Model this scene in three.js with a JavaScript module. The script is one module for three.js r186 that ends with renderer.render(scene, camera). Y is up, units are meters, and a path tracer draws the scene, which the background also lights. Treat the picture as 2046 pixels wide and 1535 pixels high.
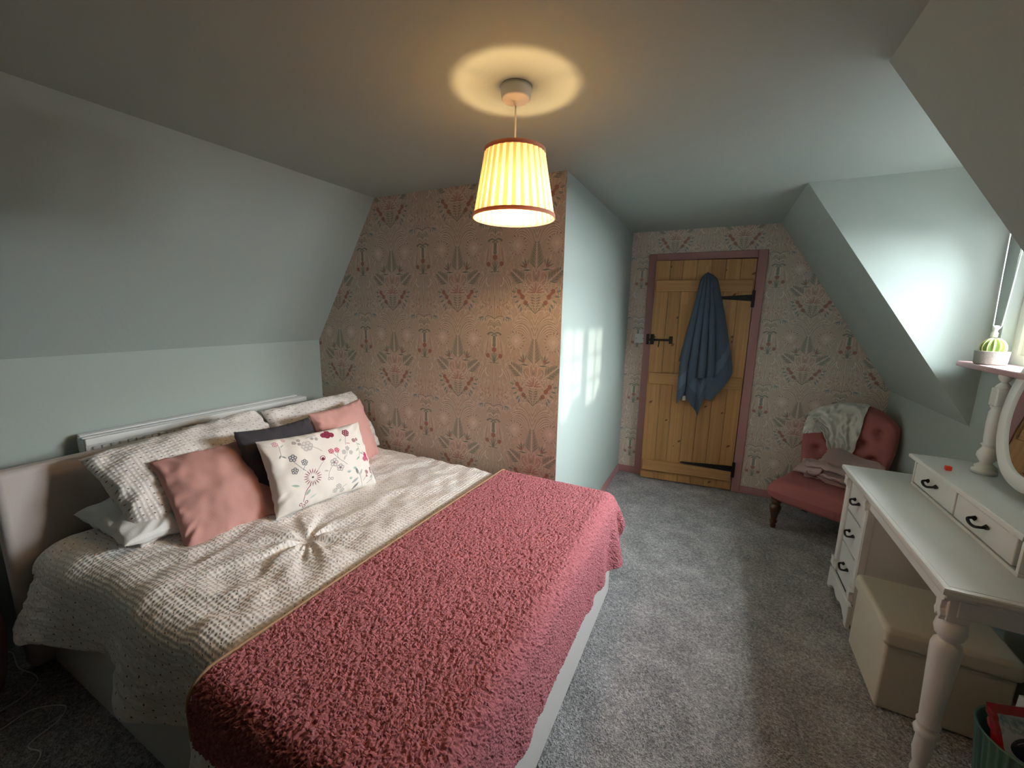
import * as THREE from 'three';
import { RoundedBoxGeometry } from 'three/addons/geometries/RoundedBoxGeometry.js';
import { mergeGeometries, mergeVertices, toCreasedNormals } from 'three/addons/utils/BufferGeometryUtils.js';
import { RectAreaLightUniformsLib } from 'three/addons/lights/RectAreaLightUniformsLib.js';
import { createNoise2D, createNoise3D } from 'simplex-noise';

// ---------------------------------------------------------------- camera, sky, sun, exposure
const renderer = new THREE.WebGLRenderer();
renderer.toneMapping = THREE.LinearToneMapping;
renderer.toneMappingExposure = 1.0;
renderer.shadowMap.enabled = true;
RectAreaLightUniformsLib.init();
const scene = new THREE.Scene();
const camera = new THREE.PerspectiveCamera(2 * Math.atan(767.5 / 813.08) * 180 / Math.PI, 2046 / 1535, 0.03, 60);
camera.position.set(2.7134, 1.5363, 0.3061);
camera.rotation.order = 'YXZ';
camera.rotation.set(-0.1771, 0.4641, 0.0182);
scene.add(camera);

scene.background = new THREE.Color().setRGB(3.6, 4.0, 4.6);            // bright overcast sky beyond the dormer window

const sun = new THREE.DirectionalLight(new THREE.Color().setRGB(1, 0.96, 0.86), 3.2);   // low hazy sun through the dormer
sun.position.set(3.893 + 1.95 * 2, 1.66 + 0.50 * 2, -1.92 + 0.36 * 2);
sun.target.position.set(3.893, 1.66, -1.92);
sun.shadow.radius = 3;
sun.castShadow = true;
Object.assign(sun.shadow.camera, { left: -3, right: 3, top: 3, bottom: -3, near: 0.1, far: 14 });
scene.add(sun, sun.target);

const skyLight = new THREE.RectAreaLight(new THREE.Color().setRGB(0.89, 0.97, 1.0), 124, 2.2, 1.9);   // bright overcast sky in front of the dormer window
skyLight.position.set(5.0, 2.58, -2.2);
skyLight.lookAt(2.6, 1.25, -1.95);
scene.add(skyLight);

// ---------------------------------------------------------------- helpers
let seed = 20240;
const rnd = () => { seed = (seed + 0x6d2b79f5) | 0; let t = Math.imul(seed ^ (seed >>> 15), 1 | seed); t = (t + Math.imul(t ^ (t >>> 7), 61 | t)) ^ t; return ((t ^ (t >>> 14)) >>> 0) / 4294967296; };
const rr = (a, b) => a + (b - a) * rnd();
const n2 = createNoise2D(rnd), n3 = createNoise3D(rnd);
const V = (x, y, z) => new THREE.Vector3(x, y, z);
const clamp = THREE.MathUtils.clamp, lerp = THREE.MathUtils.lerp, sstep = THREE.MathUtils.smoothstep;

const used = {};
const numbered = (n) => { const k = used[n] = (used[n] ?? -1) + 1; return k ? `${n}_${String(k).padStart(3, '0')}` : n; };
function tag(o, label, category, group) { o.userData.label = label; o.userData.category = category; if (group) o.userData.group = group; return o; }
function thing(name, label, category, [x, y, z] = [0, 0, 0], turn = 0, group) {
  const o = new THREE.Group(); o.name = numbered(name); o.position.set(x, y, z); o.rotation.y = turn; scene.add(o);
  return tag(o, label, category, group);
}
function join(g) {
  if (!Array.isArray(g)) return g;
  const list = g.map((q) => { q = q.index ? q.toNonIndexed() : q; for (const k of Object.keys(q.attributes)) if (!['position', 'normal', 'uv'].includes(k)) q.deleteAttribute(k); return q; });
  return mergeGeometries(list);
}
function obj(name, g, mat, parent = scene, label) {
  const m = new THREE.Mesh(join(g), mat); m.name = parent === scene ? numbered(name) : name; m.castShadow = m.receiveShadow = true;
  if (label) m.userData.label = label;
  parent.add(m); return m;
}
function struct(name, g, mat, label, parent = scene) { const m = obj(name, g, mat, parent); if (parent === scene) { m.userData.kind = 'structure'; if (label) m.userData.label = label; } return m; }
// box given by its corners, with uv in metres
function bx(x0, x1, y0, y1, z0, z1, ou = 0, ov = 0) {
  const g = new THREE.BoxGeometry(x1 - x0, y1 - y0, z1 - z0); g.translate((x0 + x1) / 2, (y0 + y1) / 2, (z0 + z1) / 2);
  return metreUV(g, ou, ov);
}
function metreUV(g, ou = 0, ov = 0) {
  const p = g.attributes.position, n = g.attributes.normal, uv = new Float32Array(p.count * 2);
  for (let i = 0; i < p.count; i++) {
    const ax = Math.abs(n.getX(i)), ay = Math.abs(n.getY(i)), az = Math.abs(n.getZ(i));
    const [u, v] = ax >= ay && ax >= az ? [p.getZ(i), p.getY(i)] : ay >= az ? [p.getX(i), p.getZ(i)] : [p.getX(i), p.getY(i)];
    uv[i * 2] = u + ou; uv[i * 2 + 1] = v + ov;
  }
  g.setAttribute('uv', new THREE.BufferAttribute(uv, 2)); return g;
}
function rbx(x0, x1, y0, y1, z0, z1, r = 0.005, seg = 3, ou = 0, ov = 0) {
  const w = x1 - x0, h = y1 - y0, d = z1 - z0, g = new RoundedBoxGeometry(w, h, d, seg, Math.min(r, w / 2.01, h / 2.01, d / 2.01));
  g.translate((x0 + x1) / 2, (y0 + y1) / 2, (z0 + z1) / 2); return metreUV(g, ou, ov);
}
const poly = (pts) => new THREE.Shape(pts.map(([x, y]) => new THREE.Vector2(x, y)));
const holeOf = (x0, x1, y0, y1) => { const h = new THREE.Path(); h.moveTo(x0, y0); h.lineTo(x0, y1); h.lineTo(x1, y1); h.lineTo(x1, y0); h.closePath(); return h; };
function prism(shape, z0, z1, bevel = 0) {
  const g = new THREE.ExtrudeGeometry(shape, { depth: z1 - z0 - 2 * bevel, bevelEnabled: bevel > 0, bevelSize: bevel, bevelThickness: bevel, bevelOffset: -bevel, bevelSegments: 2, curveSegments: 16 });
  g.translate(0, 0, z0 + bevel); return metreUV(g);
}
function tube(pts, r, seg = 60, rad = 8, closed = false) { return new THREE.TubeGeometry(new THREE.CatmullRomCurve3(pts.map((q) => V(...q)), closed, 'centripetal'), seg, r, rad, closed); }
function lathe(prof, seg = 32) { return new THREE.LatheGeometry(prof.map(([r, y]) => new THREE.Vector2(r, y)), seg); }
const smoothProf = (pts, n = 60) => new THREE.SplineCurve(pts.map(([r, y]) => new THREE.Vector2(r, y))).getPoints(n).map((q) => [Math.max(q.x, 0.0005), q.y]);
// closed shell from a grid of points P(i, j) with per-vertex normals; thickness t towards the back
function shell(nu, nv, at, t, uvAt, disp) {
  const N = (nu + 1) * (nv + 1), base = [], nor = [];
  for (let j = 0; j <= nv; j++) for (let i = 0; i <= nu; i++) base.push(at(i / nu, j / nv, i, j));
  const id = (i, j) => j * (nu + 1) + i;
  const a = V(), b = V();
  for (let j = 0; j <= nv; j++) for (let i = 0; i <= nu; i++) {
    a.subVectors(base[id(Math.min(i + 1, nu), j)], base[id(Math.max(i - 1, 0), j)]);
    b.subVectors(base[id(i, Math.min(j + 1, nv))], base[id(i, Math.max(j - 1, 0))]);
    nor.push(a.clone().cross(b).normalize());
  }
  const pos = new Float32Array(N * 2 * 3), uv = new Float32Array(N * 2 * 2), idx = [];
  for (let k = 0; k < N; k++) {
    const i = k % (nu + 1), j = (k / (nu + 1)) | 0, u = i / nu, v = j / nv, edge = Math.min(i, j, nu - i, nv - j);
    const d = disp ? disp(u, v, base[k]) : 0, tt = t * (edge === 0 ? 0.25 : edge === 1 ? 0.7 : 1), e0 = edge === 0 ? -t * 0.35 : edge === 1 ? -t * 0.12 : 0;
    const f = base[k].clone().addScaledVector(nor[k], d + e0), bk = base[k].clone().addScaledVector(nor[k], e0 - tt);
    f.toArray(pos, k * 3); bk.toArray(pos, (N + k) * 3);
    const q = uvAt ? uvAt(u, v) : [u, v]; uv.set(q, k * 2); uv.set(q, (N + k) * 2);
  }
  for (let j = 0; j < nv; j++) for (let i = 0; i < nu; i++) {
    const A = id(i, j), B = id(i + 1, j), C = id(i + 1, j + 1), D = id(i, j + 1);
    idx.push(A, B, C, A, C, D, N + A, N + C, N + B, N + A, N + D, N + C);
  }
  const rim = (A, B) => idx.push(A, N + B, B, A, N + A, N + B);
  for (let i = 0; i < nu; i++) { rim(id(i, 0), id(i + 1, 0)); rim(id(i + 1, nv), id(i, nv)); }
  for (let j = 0; j < nv; j++) { rim(id(0, j + 1), id(0, j)); rim(id(nu, j), id(nu, j + 1)); }
  const g = new THREE.BufferGeometry();
  g.setAttribute('position', new THREE.BufferAttribute(pos, 3)); g.setAttribute('uv', new THREE.BufferAttribute(uv, 2)); g.setIndex(idx);
  g.computeVertexNormals(); return g;
}

// ---------------------------------------------------------------- textures
function canvasTex(w, h, draw, srgb = true, rep) {
  const c = document.createElement('canvas'); c.width = w; c.height = h; const x = c.getContext('2d'); draw(x, w, h);
  const t = new THREE.CanvasTexture(c); t.wrapS = t.wrapT = THREE.RepeatWrapping; t.magFilter = THREE.LinearFilter; if (srgb) t.colorSpace = THREE.SRGBColorSpace;
  if (rep) t.repeat.set(rep[0], rep[1]); return t;
}
function dataTex(w, h, f, srgb, rep) {
  const d = new Uint8Array(w * h * 4);
  for (let y = 0; y < h; y++) for (let x = 0; x < w; x++) { const q = f(x / w, y / h), o = (y * w + x) * 4; for (let c = 0; c < 3; c++) d[o + c] = clamp(Math.round((q.length ? q[c] : q) * 255), 0, 255); d[o + 3] = 255; }
  const t = new THREE.DataTexture(d, w, h); t.wrapS = t.wrapT = THREE.RepeatWrapping; t.magFilter = THREE.LinearFilter; if (srgb) t.colorSpace = THREE.SRGBColorSpace; if (rep) t.repeat.set(rep[0], rep[1]); t.needsUpdate = true; return t;
}
// noise that tiles over the unit square
const tn = (u, v, f, o = 0) => { const a = u * 2 * Math.PI, b = v * 2 * Math.PI, k = f / (2 * Math.PI); return 0.5 * (n3(Math.cos(a) * k + o, Math.sin(a) * k, Math.cos(b) * k + 3 * o) + n3(Math.sin(b) * k - o, Math.cos(a) * k + 7, Math.sin(a) * k + o)); };
// value noise on a wrapped lattice: cheap and tileable
function lattice(n, s) { const a = new Float32Array(n * n); let q = s; for (let i = 0; i < a.length; i++) { q = (q * 1664525 + 1013904223) >>> 0; a[i] = q / 4294967296; } return (u, v) => { u = (u - Math.floor(u)) * n; v = (v - Math.floor(v)) * n; const x = Math.floor(u), y = Math.floor(v), fx = u - x, fy = v - y, sx = fx * fx * (3 - 2 * fx), sy = fy * fy * (3 - 2 * fy), g = (i, j) => a[(j % n) * n + (i % n)]; return lerp(lerp(g(x, y), g(x + 1, y), sx), lerp(g(x, y + 1), g(x + 1, y + 1), sx), sy); }; }
const L8 = lattice(8, 11), L16 = lattice(16, 5), L32 = lattice(32, 77), L64 = lattice(64, 3), L128 = lattice(128, 9), L256 = lattice(256, 21);

const fabricBump = dataTex(256, 256, (u, v) => 0.5 + 0.25 * (L128(u, v) - 0.5) + 0.5 * (L256(u, v) - 0.5), false, [5, 5]);
const plasterBump = dataTex(512, 512, (u, v) => 0.3 * L32(u, v) + 0.35 * L64(u, v) + 0.35 * L128(u, v), false, [1.4, 1.4]);
const carpetMap = dataTex(1024, 1024, (u, v) => { const f = 0.66 + 0.20 * (L256(u, v) - 0.5) + 0.14 * (L128(u + 0.3, v) - 0.5) + 0.10 * (L16(u, v) - 0.5) + 0.08 * (L8(u, v + 0.4) - 0.5) + 0.22 * (L256(v * 2, u * 2) - 0.5); return [f * 1.0, f * 0.985, f * 0.975]; }, true, [0.8, 0.8]);
const carpetBump = dataTex(1024, 1024, (u, v) => 0.35 * L256(u, v) + 0.25 * L128(u + 0.3, v) + 0.4 * L256(v * 2, u * 2), false, [0.8, 0.8]);

// wallpaper: one repeat, 520 x 530 mm, mirrored about the fern axis
const wallpaperMap = canvasTex(1456, 1484, (c, W, H) => {
  const S = W / 520;
  c.fillStyle = '#d8c8bb'; c.fillRect(0, 0, W, H); c.lineCap = 'round'; c.lineJoin = 'round';
  const CR = '#f3eae1', CL = '#e6d9cd', GG = '#949b90', GD = '#838b82', BL = '#8a949a', PK = '#b4877b', PP = '#dfc3b7', RD = '#b07a6f', RB = '#956057', LN = '#ab988c';
  const R = lattice(64, 123); let ri = 0; const q = () => R((ri++ * 0.137) % 1, (ri * 0.0713) % 1);
  const each = (f) => { const keep = ri; for (const dy of [-530, 0, 530]) for (const dx of [-520, 0, 520]) for (const s of [1, -1]) { ri = keep; c.save(); c.translate(W / 2 + dx * S, dy * S); c.scale(S * s, S); f(); c.restore(); } };
  const leaf = (x, y, a, l, w, col, edge) => { c.save(); c.translate(x, y); c.rotate(a); c.beginPath(); c.moveTo(0, 0); c.quadraticCurveTo(l * 0.42, -w, l, 0); c.quadraticCurveTo(l * 0.42, w, 0, 0); c.fillStyle = col; c.fill(); if (edge) { c.strokeStyle = edge; c.lineWidth = 1.6; c.stroke(); c.lineWidth = 1; c.beginPath(); c.moveTo(l * 0.12, 0); c.lineTo(l * 0.86, 0); c.stroke(); } c.restore(); };
  const line = (p, col, w) => { c.strokeStyle = col; c.lineWidth = w; c.beginPath(); c.moveTo(p[0], p[1]); if (p.length === 4) c.lineTo(p[2], p[3]); else if (p.length === 6) c.quadraticCurveTo(p[2], p[3], p[4], p[5]); else c.bezierCurveTo(...p.slice(2)); c.stroke(); };
  const flower = (x, y, r) => { for (let k = 0; k < 6; k++) { const a = k * Math.PI / 3 + 0.4; c.fillStyle = RD; c.beginPath(); c.arc(x + Math.cos(a) * r * 0.6, y + Math.sin(a) * r * 0.6, r * 0.43, 0, 7); c.fill(); } c.strokeStyle = CL; c.lineWidth = 0.9; for (let k = 0; k < 6; k++) { const a = k * Math.PI / 3 + 0.92; c.beginPath(); c.moveTo(x, y); c.lineTo(x + Math.cos(a) * r * 0.8, y + Math.sin(a) * r * 0.8); c.stroke(); } c.fillStyle = RB; c.beginPath(); c.arc(x, y, r * 0.2, 0, 7); c.fill(); };
  const daisy = (x, y, r) => {
    for (let k = 0; k < 22; k++) { const a = k / 22 * 6.283, b = r * (0.5 + 0.2 * q()); c.save(); c.translate(x, y); c.rotate(a); c.beginPath(); c.moveTo(6, 0); c.quadraticCurveTo(b * 0.7, -5, b, 0); c.quadraticCurveTo(b * 0.7, 5, 6, 0); c.fillStyle = PP; c.fill(); c.strokeStyle = CR; c.lineWidth = 1.8; c.stroke(); c.restore(); }
    for (let k = 0; k < 15; k++) { const a = k / 15 * 6.283 + 0.15 * q(), d = r * (0.72 + 0.1 * q()); leaf(x + Math.cos(a) * d, y + Math.sin(a) * d, a + 0.25, r * 0.24, 4.2, k % 3 ? PK : RB); }
    for (let k = 0; k < 20; k++) { const a = k / 20 * 6.283 + 0.1; line([x + Math.cos(a) * r * 0.66, y + Math.sin(a) * r * 0.66, x + Math.cos(a + 0.1) * r * 1.05, y + Math.sin(a + 0.1) * r * 1.05], CR, 1.8); }
    c.fillStyle = CR; c.beginPath(); c.arc(x, y, 5, 0, 7); c.fill();
  };
  // ground filler: fine drawn strokes
  each(() => { for (let k = 0; k < 420; k++) { const x = q() * 258 + 1, y = q() * 530, a = Math.PI / 2 + (q() - 0.5) * 2.2, l = 9 + q() * 12; line([x, y, x + Math.cos(a) * l * 0.5 + 2, y + Math.sin(a) * l * 0.5, x + Math.cos(a) * l, y + Math.sin(a) * l], k % 3 ? CR : '#bba799', 1.9); } });
  each(() => {
    // nested palm fronds that rise from the axis and curl over
    for (let k = 0; k < 9; k++) line([6 + k, 540, 12 + k * 2, 470 - k * 3, 34 + k * 7, 408 + k * 2, 96 + k * 7, 404 + k * 13], k % 2 ? CR : LN, k % 2 ? 2.6 : 1.8);
    for (let k = 0; k < 9; k++) line([16 + k * 2, 548, 34 + k * 6, 470 + k * 4, 74 + k * 6, 428 + k * 7, 124 + k * 4, 470 + k * 10], k % 2 ? CR : LN, k % 2 ? 2.6 : 1.8);
    // wheat-like sheaf above them
    for (let k = 0; k < 8; k++) line([4, 402, 16 + k * 5, 372 - k * 2, 60 + k * 6, 362 + k * 4, 92 + k * 5, 384 + k * 7], k % 2 ? CR : PK, k % 2 ? 2.2 : 1.7);
    for (let k = 0; k < 6; k++) line([2, 520 - k * 16, 12, 500 - k * 16, 20, 478 - k * 16], k % 2 ? CR : '#b79f85', 2.2);
  });
  each(() => { daisy(116, 24, 58); });
  each(() => {   // fringe under the dome: shaggy pink heads
    for (let k = 0; k < 40; k++) { const x = 150 + q() * 105, y = 292 + q() * 110, a = Math.atan2(y - 300, x - 205) + 0.3; line([x, y, x + Math.cos(a) * 14, y + Math.sin(a) * 14 + 5], k % 3 === 0 ? CR : PP, 3); }
    for (let k = 0; k < 26; k++) leaf(152 + q() * 104, 290 + q() * 120, 0.7 + q() * 1.6, 14, 3.4, k % 2 ? PK : LN);
  });
  each(() => {   // dome of fine lines with pale crescents
    for (let k = 0; k < 12; k++) line([259, 166, 258 - k * 3.5, 178, 256 - k * 6.4, 205, 257 - k * 5.8, 290 - k * 3], k % 2 ? LN : CL, k % 2 ? 1.7 : 2.4);
    for (let k = 0; k < 5; k++) line([252 - k * 4, 168, 206 - k * 12, 176, 176 - k * 9, 220 + k * 3, 160 - k * 4, 282 + k * 8], k % 2 ? LN : CR, 2.1);
    c.save(); c.strokeStyle = CR; c.lineWidth = 6; c.beginPath(); c.arc(236, 214, 34, Math.PI * 0.62, Math.PI * 1.15); c.stroke(); c.restore();
    line([260, 300, 260, 512], GG, 2.6); line([256, 330, 256, 512], CR, 1.4);
    // scrolls along the stem
    for (let k = 0; k < 3; k++) { line([258, 452 + k * 22, 244, 424 + k * 24, 218, 424 + k * 22, 214 + k * 3, 456 + k * 18], k % 2 ? GG : CR, 3); line([258, 460 + k * 22, 246, 436 + k * 24, 226, 436 + k * 22, 224 + k * 3, 462 + k * 18], GG, 2.4); }
    line([258, 430, 220, 404, 196, 424], GD, 3.4);
    for (let k = 0; k < 4; k++) leaf(196 - k * 9, 414 - k * 3 + 6 * k, 1.5 + k * 0.35, 40 - k * 2, 10, k % 2 ? GG : BL, CR);
    leaf(192, 420, 2.9, 46, 14, BL, CR);
    // palm head and its trunk
    leaf(258, -8, Math.PI - 0.5, 24, 8, GG); line([258, -10, 240, -26, 214, -8], GG, 7); line([240, -20, 226, -16, 220, -4], GD, 5);
    leaf(258, 522, Math.PI - 0.5, 24, 8, GG); line([258, 520, 240, 504, 214, 522], GG, 7);
    c.fillStyle = GG; c.beginPath(); c.moveTo(260, 0); c.lineTo(250, 4); c.lineTo(253, 44); c.lineTo(248, 60); c.lineTo(260, 70); c.fill();
    line([246, 8, 238, 40, 244, 66], CR, 5); line([240, 4, 226, 40, 232, 84], PP, 5); line([238, 2, 218, 36, 222, 90], CR, 2.2);
    for (let k = 0; k < 9; k++) { line([214 - k * 1.5, 26 + k * 9, 202 - k * 2, 40 + k * 9], CR, 2); line([212 - k * 1.5, 30 + k * 9, 222 - k * 2, 46 + k * 9], PK, 1.8); }
    line([259, 164, 246, 142, 222, 126], GD, 3); line([259, 164, 259, 92], GD, 3); line([258, 164, 250, 130, 240, 112], GG, 4); line([258, 162, 254, 130, 248, 104], GG, 4); leaf(258, 160, Math.PI - 0.15, 34, 5, GG);
    flower(217, 120, 14); flower(260, 84, 15);
  });
  each(() => {   // leaves, drooping ferns, berries beside the lotus
    leaf(52, 152, -0.42, 62, 11, GD, CL); leaf(56, 148, -0.85, 56, 11, GG, CL); leaf(58, 140, -1.25, 50, 11, GD, CL); leaf(52, 138, -1.62, 44, 10, GG, CL);
    flower(66, 134, 10);
    leaf(34, 160, 0.02, 62, 9, GD); line([36, 166, 70, 168, 110, 150], CR, 2.4);
    c.save(); c.translate(70, 226); c.rotate(-0.68); line([0, 0, 104, 0], CR, 2.4); for (let k = 0; k < 9; k++) { const t = k / 9, b = 46 * Math.pow(1 - t, 0.5) + 6; for (const s of [1, -1]) leaf(8 + t * 94, s * 2, s * 0.85, b, 5.4, k % 2 ? GG : GD); } c.restore();
    for (let k = 0; k < 4; k++) leaf(118 - k * 10, 282 + k * 20, -0.3 + k * 0.42, 40, 14, k % 2 ? BL : GG, CR);
    leaf(104, 268, -0.5, 38, 9, GG, CR); leaf(84, 356, 1.35, 42, 13, BL, CR); leaf(66, 362, 1.9, 30, 8, GG, CR); leaf(40, 340, 1.0, 30, 7, GG);
    flower(103, 276, 13); flower(80, 306, 14); flower(60, 338, 14); flower(92, 290, 9);
    line([58, 344, 30, 370, 3, 398], GD, 2.6); line([78, 314, 40, 350, 3, 398], GG, 2.2); line([24, 310, 14, 350, 2, 396], GD, 2.6);
    for (let k = 0; k < 6; k++) leaf(10 + k * 1.5, 300 + k * 14, -0.5 + k * 0.05, 26 - k * 3, 4.6, GG);
    for (let k = 0; k < 5; k++) leaf(2, 318 + k * 14, -0.6, 22 - k * 2, 3.6, GD);
    // small seeded daisies
    for (let k = 0; k < 9; k++) { const a = k / 9 * 6.283; leaf(64, 240, a, 17, 5, CR); } leaf(60, 240, -0.6, 12, 4, RB); leaf(62, 244, 0.6, 11, 4, RB); leaf(58, 246, 2.2, 9, 3.6, RB);
  });
  for (const dy of [-530, 0, 530]) for (const dx of [-520, 0, 520]) {   // the fern upright on the axis
    c.save(); c.translate(W / 2 + dx * S, dy * S); c.scale(S, S); c.translate(0, 152); c.rotate(-Math.PI / 2); line([0, 0, 156, 0], CR, 2.6);
    for (let k = 0; k < 13; k++) { const t = k / 13, b = 58 * Math.pow(1 - t, 0.8) + 8; for (const s of [1, -1]) leaf(2 + t * 142, s * 2.4, s * 0.82, b, 5.2, k % 2 ? GG : GD); } c.restore();
  }
  each(() => {   // lotus with rounded outer petals
    const petal = (bx, by, a, l, w, col) => { c.save(); c.translate(bx, by); c.rotate(-Math.PI / 2 + a); c.beginPath(); c.moveTo(0, 0); c.bezierCurveTo(l * 0.3, -w, l * 0.8, -w, l, 0); c.bezierCurveTo(l * 0.8, w, l * 0.3, w, 0, 0); c.fillStyle = col; c.fill(); c.strokeStyle = CR; c.lineWidth = 2.4; c.stroke(); for (const s of [-1, 0, 1]) line([l * 0.25, s * w * 0.3, l * 0.8, s * w * 0.22], PK, 1.2); c.restore(); };
    petal(14, 246, 0.42, 88, 26, PP); petal(6, 250, 0.12, 104, 18, '#e0cabf'); petal(20, 256, 0.75, 62, 18, '#e0cabf');
    c.strokeStyle = GD; c.lineWidth = 3; c.beginPath(); c.arc(30, 202, 28, -0.7, 0.5); c.stroke();
    leaf(2, 222, -Math.PI / 2 + 0.25, 34, 4, GG); leaf(0, 222, -Math.PI / 2, 42, 4, PK);
    petal(0, 286, 0.22, 62, 12, PP); petal(0, 286, 0.62, 60, 12, '#e0cabf'); petal(0, 286, 1.02, 58, 12, PP); petal(0, 286, 1.42, 64, 13, '#e0cabf'); petal(0, 286, 0, 66, 12, PP);
    for (let k = 0; k < 5; k++) { const a = -Math.PI / 2 + k * 0.33; line([Math.cos(a) * 6, 286 + Math.sin(a) * 6, Math.cos(a) * 34, 286 + Math.sin(a) * 34], '#b3766c', 2.2); }
  });
}, true, [1 / 0.52, 1 / 0.53]);
wallpaperMap.offset.set(0.5 - 1.268 / 0.52, 1 - 1.922 / 0.53);   // fern axis at x = 1.268 m, fern tip at y = 1.922 m

// pine: long grain along v, knots; 1.1 m x 2.2 m
const pineMap = canvasTex(1024, 2048, (c, W, H) => {
  const im = c.createImageData(W, H), d = im.data, kn = [];
  for (let k = 0; k < 26; k++) kn.push([rnd(), rnd(), rr(0.007, 0.017)]);
  for (let y = 0; y < H; y++) for (let x = 0; x < W; x++) {
    let u = x / W, v = y / H, dark = 0, bend = 0;
    for (const [kx, ky, r] of kn) { const dx0 = u - kx, dy0 = (v - ky) * 2, dx = dx0 * 0.8 - dy0 * 0.6, dy = (dx0 * 0.6 + dy0 * 0.8) * 1.9; const q = Math.hypot(dx, dy) / r; if (q < 6) { bend += Math.exp(-q * q * 0.16) * Math.sign(dx0 || 1) * r * 0.9; if (q < 1.15) dark = Math.max(dark, 1 - sstep(q, 0.55, 1.15) * 0.75); } }
    const g = n2((u - bend) * 34, v * 1.2) * 0.5 + n2((u - bend) * 90, v * 2.2 + 9) * 0.32 + n2(u * 260, v * 7) * 0.2, t = 0.5 + 0.32 * g + 0.12 * n2(u * 9, v * 0.6);
    const o = (y * W + x) * 4, m = 1 - 0.45 * dark;
    d[o] = clamp(lerp(178, 230, t), 0, 255) * m; d[o + 1] = clamp(lerp(129, 183, t), 0, 255) * (1 - 0.55 * dark); d[o + 2] = clamp(lerp(80, 126, t), 0, 255) * (1 - 0.6 * dark); d[o + 3] = 255;
  }
  c.putImageData(im, 0, 0);
}, true, [1 / 1.1, 1 / 2.2]);

// bed linen: white seersucker with rows of small rose-brown dashes; one tile = 0.288 m (16 x 16 cells of 18 mm)
const linenMap = canvasTex(1024, 1024, (c, W) => {
  c.fillStyle = '#f5eee9'; c.fillRect(0, 0, W, W); const s = W / 16;
  for (let j = 0; j < 16; j++) for (let i = 0; i < 16; i++) if (i % 2 === 0 && (j + i / 2) % 2 === 0) {
    const x = (i + 0.5) * s + rr(-6, 6), y = (j + 0.5) * s + rr(-6, 6), a = rr(-0.5, 0.5) + 0.5; c.save(); c.translate(x, y); c.rotate(a); c.fillStyle = ['#63423f', '#74504c', '#553d3c', '#84605a'][(rnd() * 4) | 0]; c.beginPath(); c.ellipse(0, 0, rr(12, 17), rr(6, 8), 0, 0, 7); c.fill(); c.restore();
  }
}, true, [1 / 0.25, 1 / 0.25]);
const linenBump = dataTex(512, 512, (u, v) => { const a = Math.sin(u * 16 * 2 * Math.PI), b = Math.sin(v * 16 * 2 * Math.PI + 0.25 * Math.sin(u * 16 * Math.PI * 2)); return 0.5 + 0.22 * a * (0.7 + 0.6 * L32(u, v)) + 0.26 * b * (0.6 + 0.8 * L32(v, u)); }, false, [1 / 0.25, 1 / 0.25]);
const sherpaBump = dataTex(512, 512, (u, v) => { const a = L64(u + 0.02 * L16(u, v), v), b = L128(u, v); return clamp(0.55 * sstep(Math.abs(a - 0.5), 0, 0.2) + 0.45 * b, 0, 1); }, false, [2.2, 2.2]);
const terryBump = dataTex(512, 512, (u, v) => 0.5 * L256(u, v) + 0.5 * L256(v * 2, u * 2), false, [3, 3]);

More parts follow.
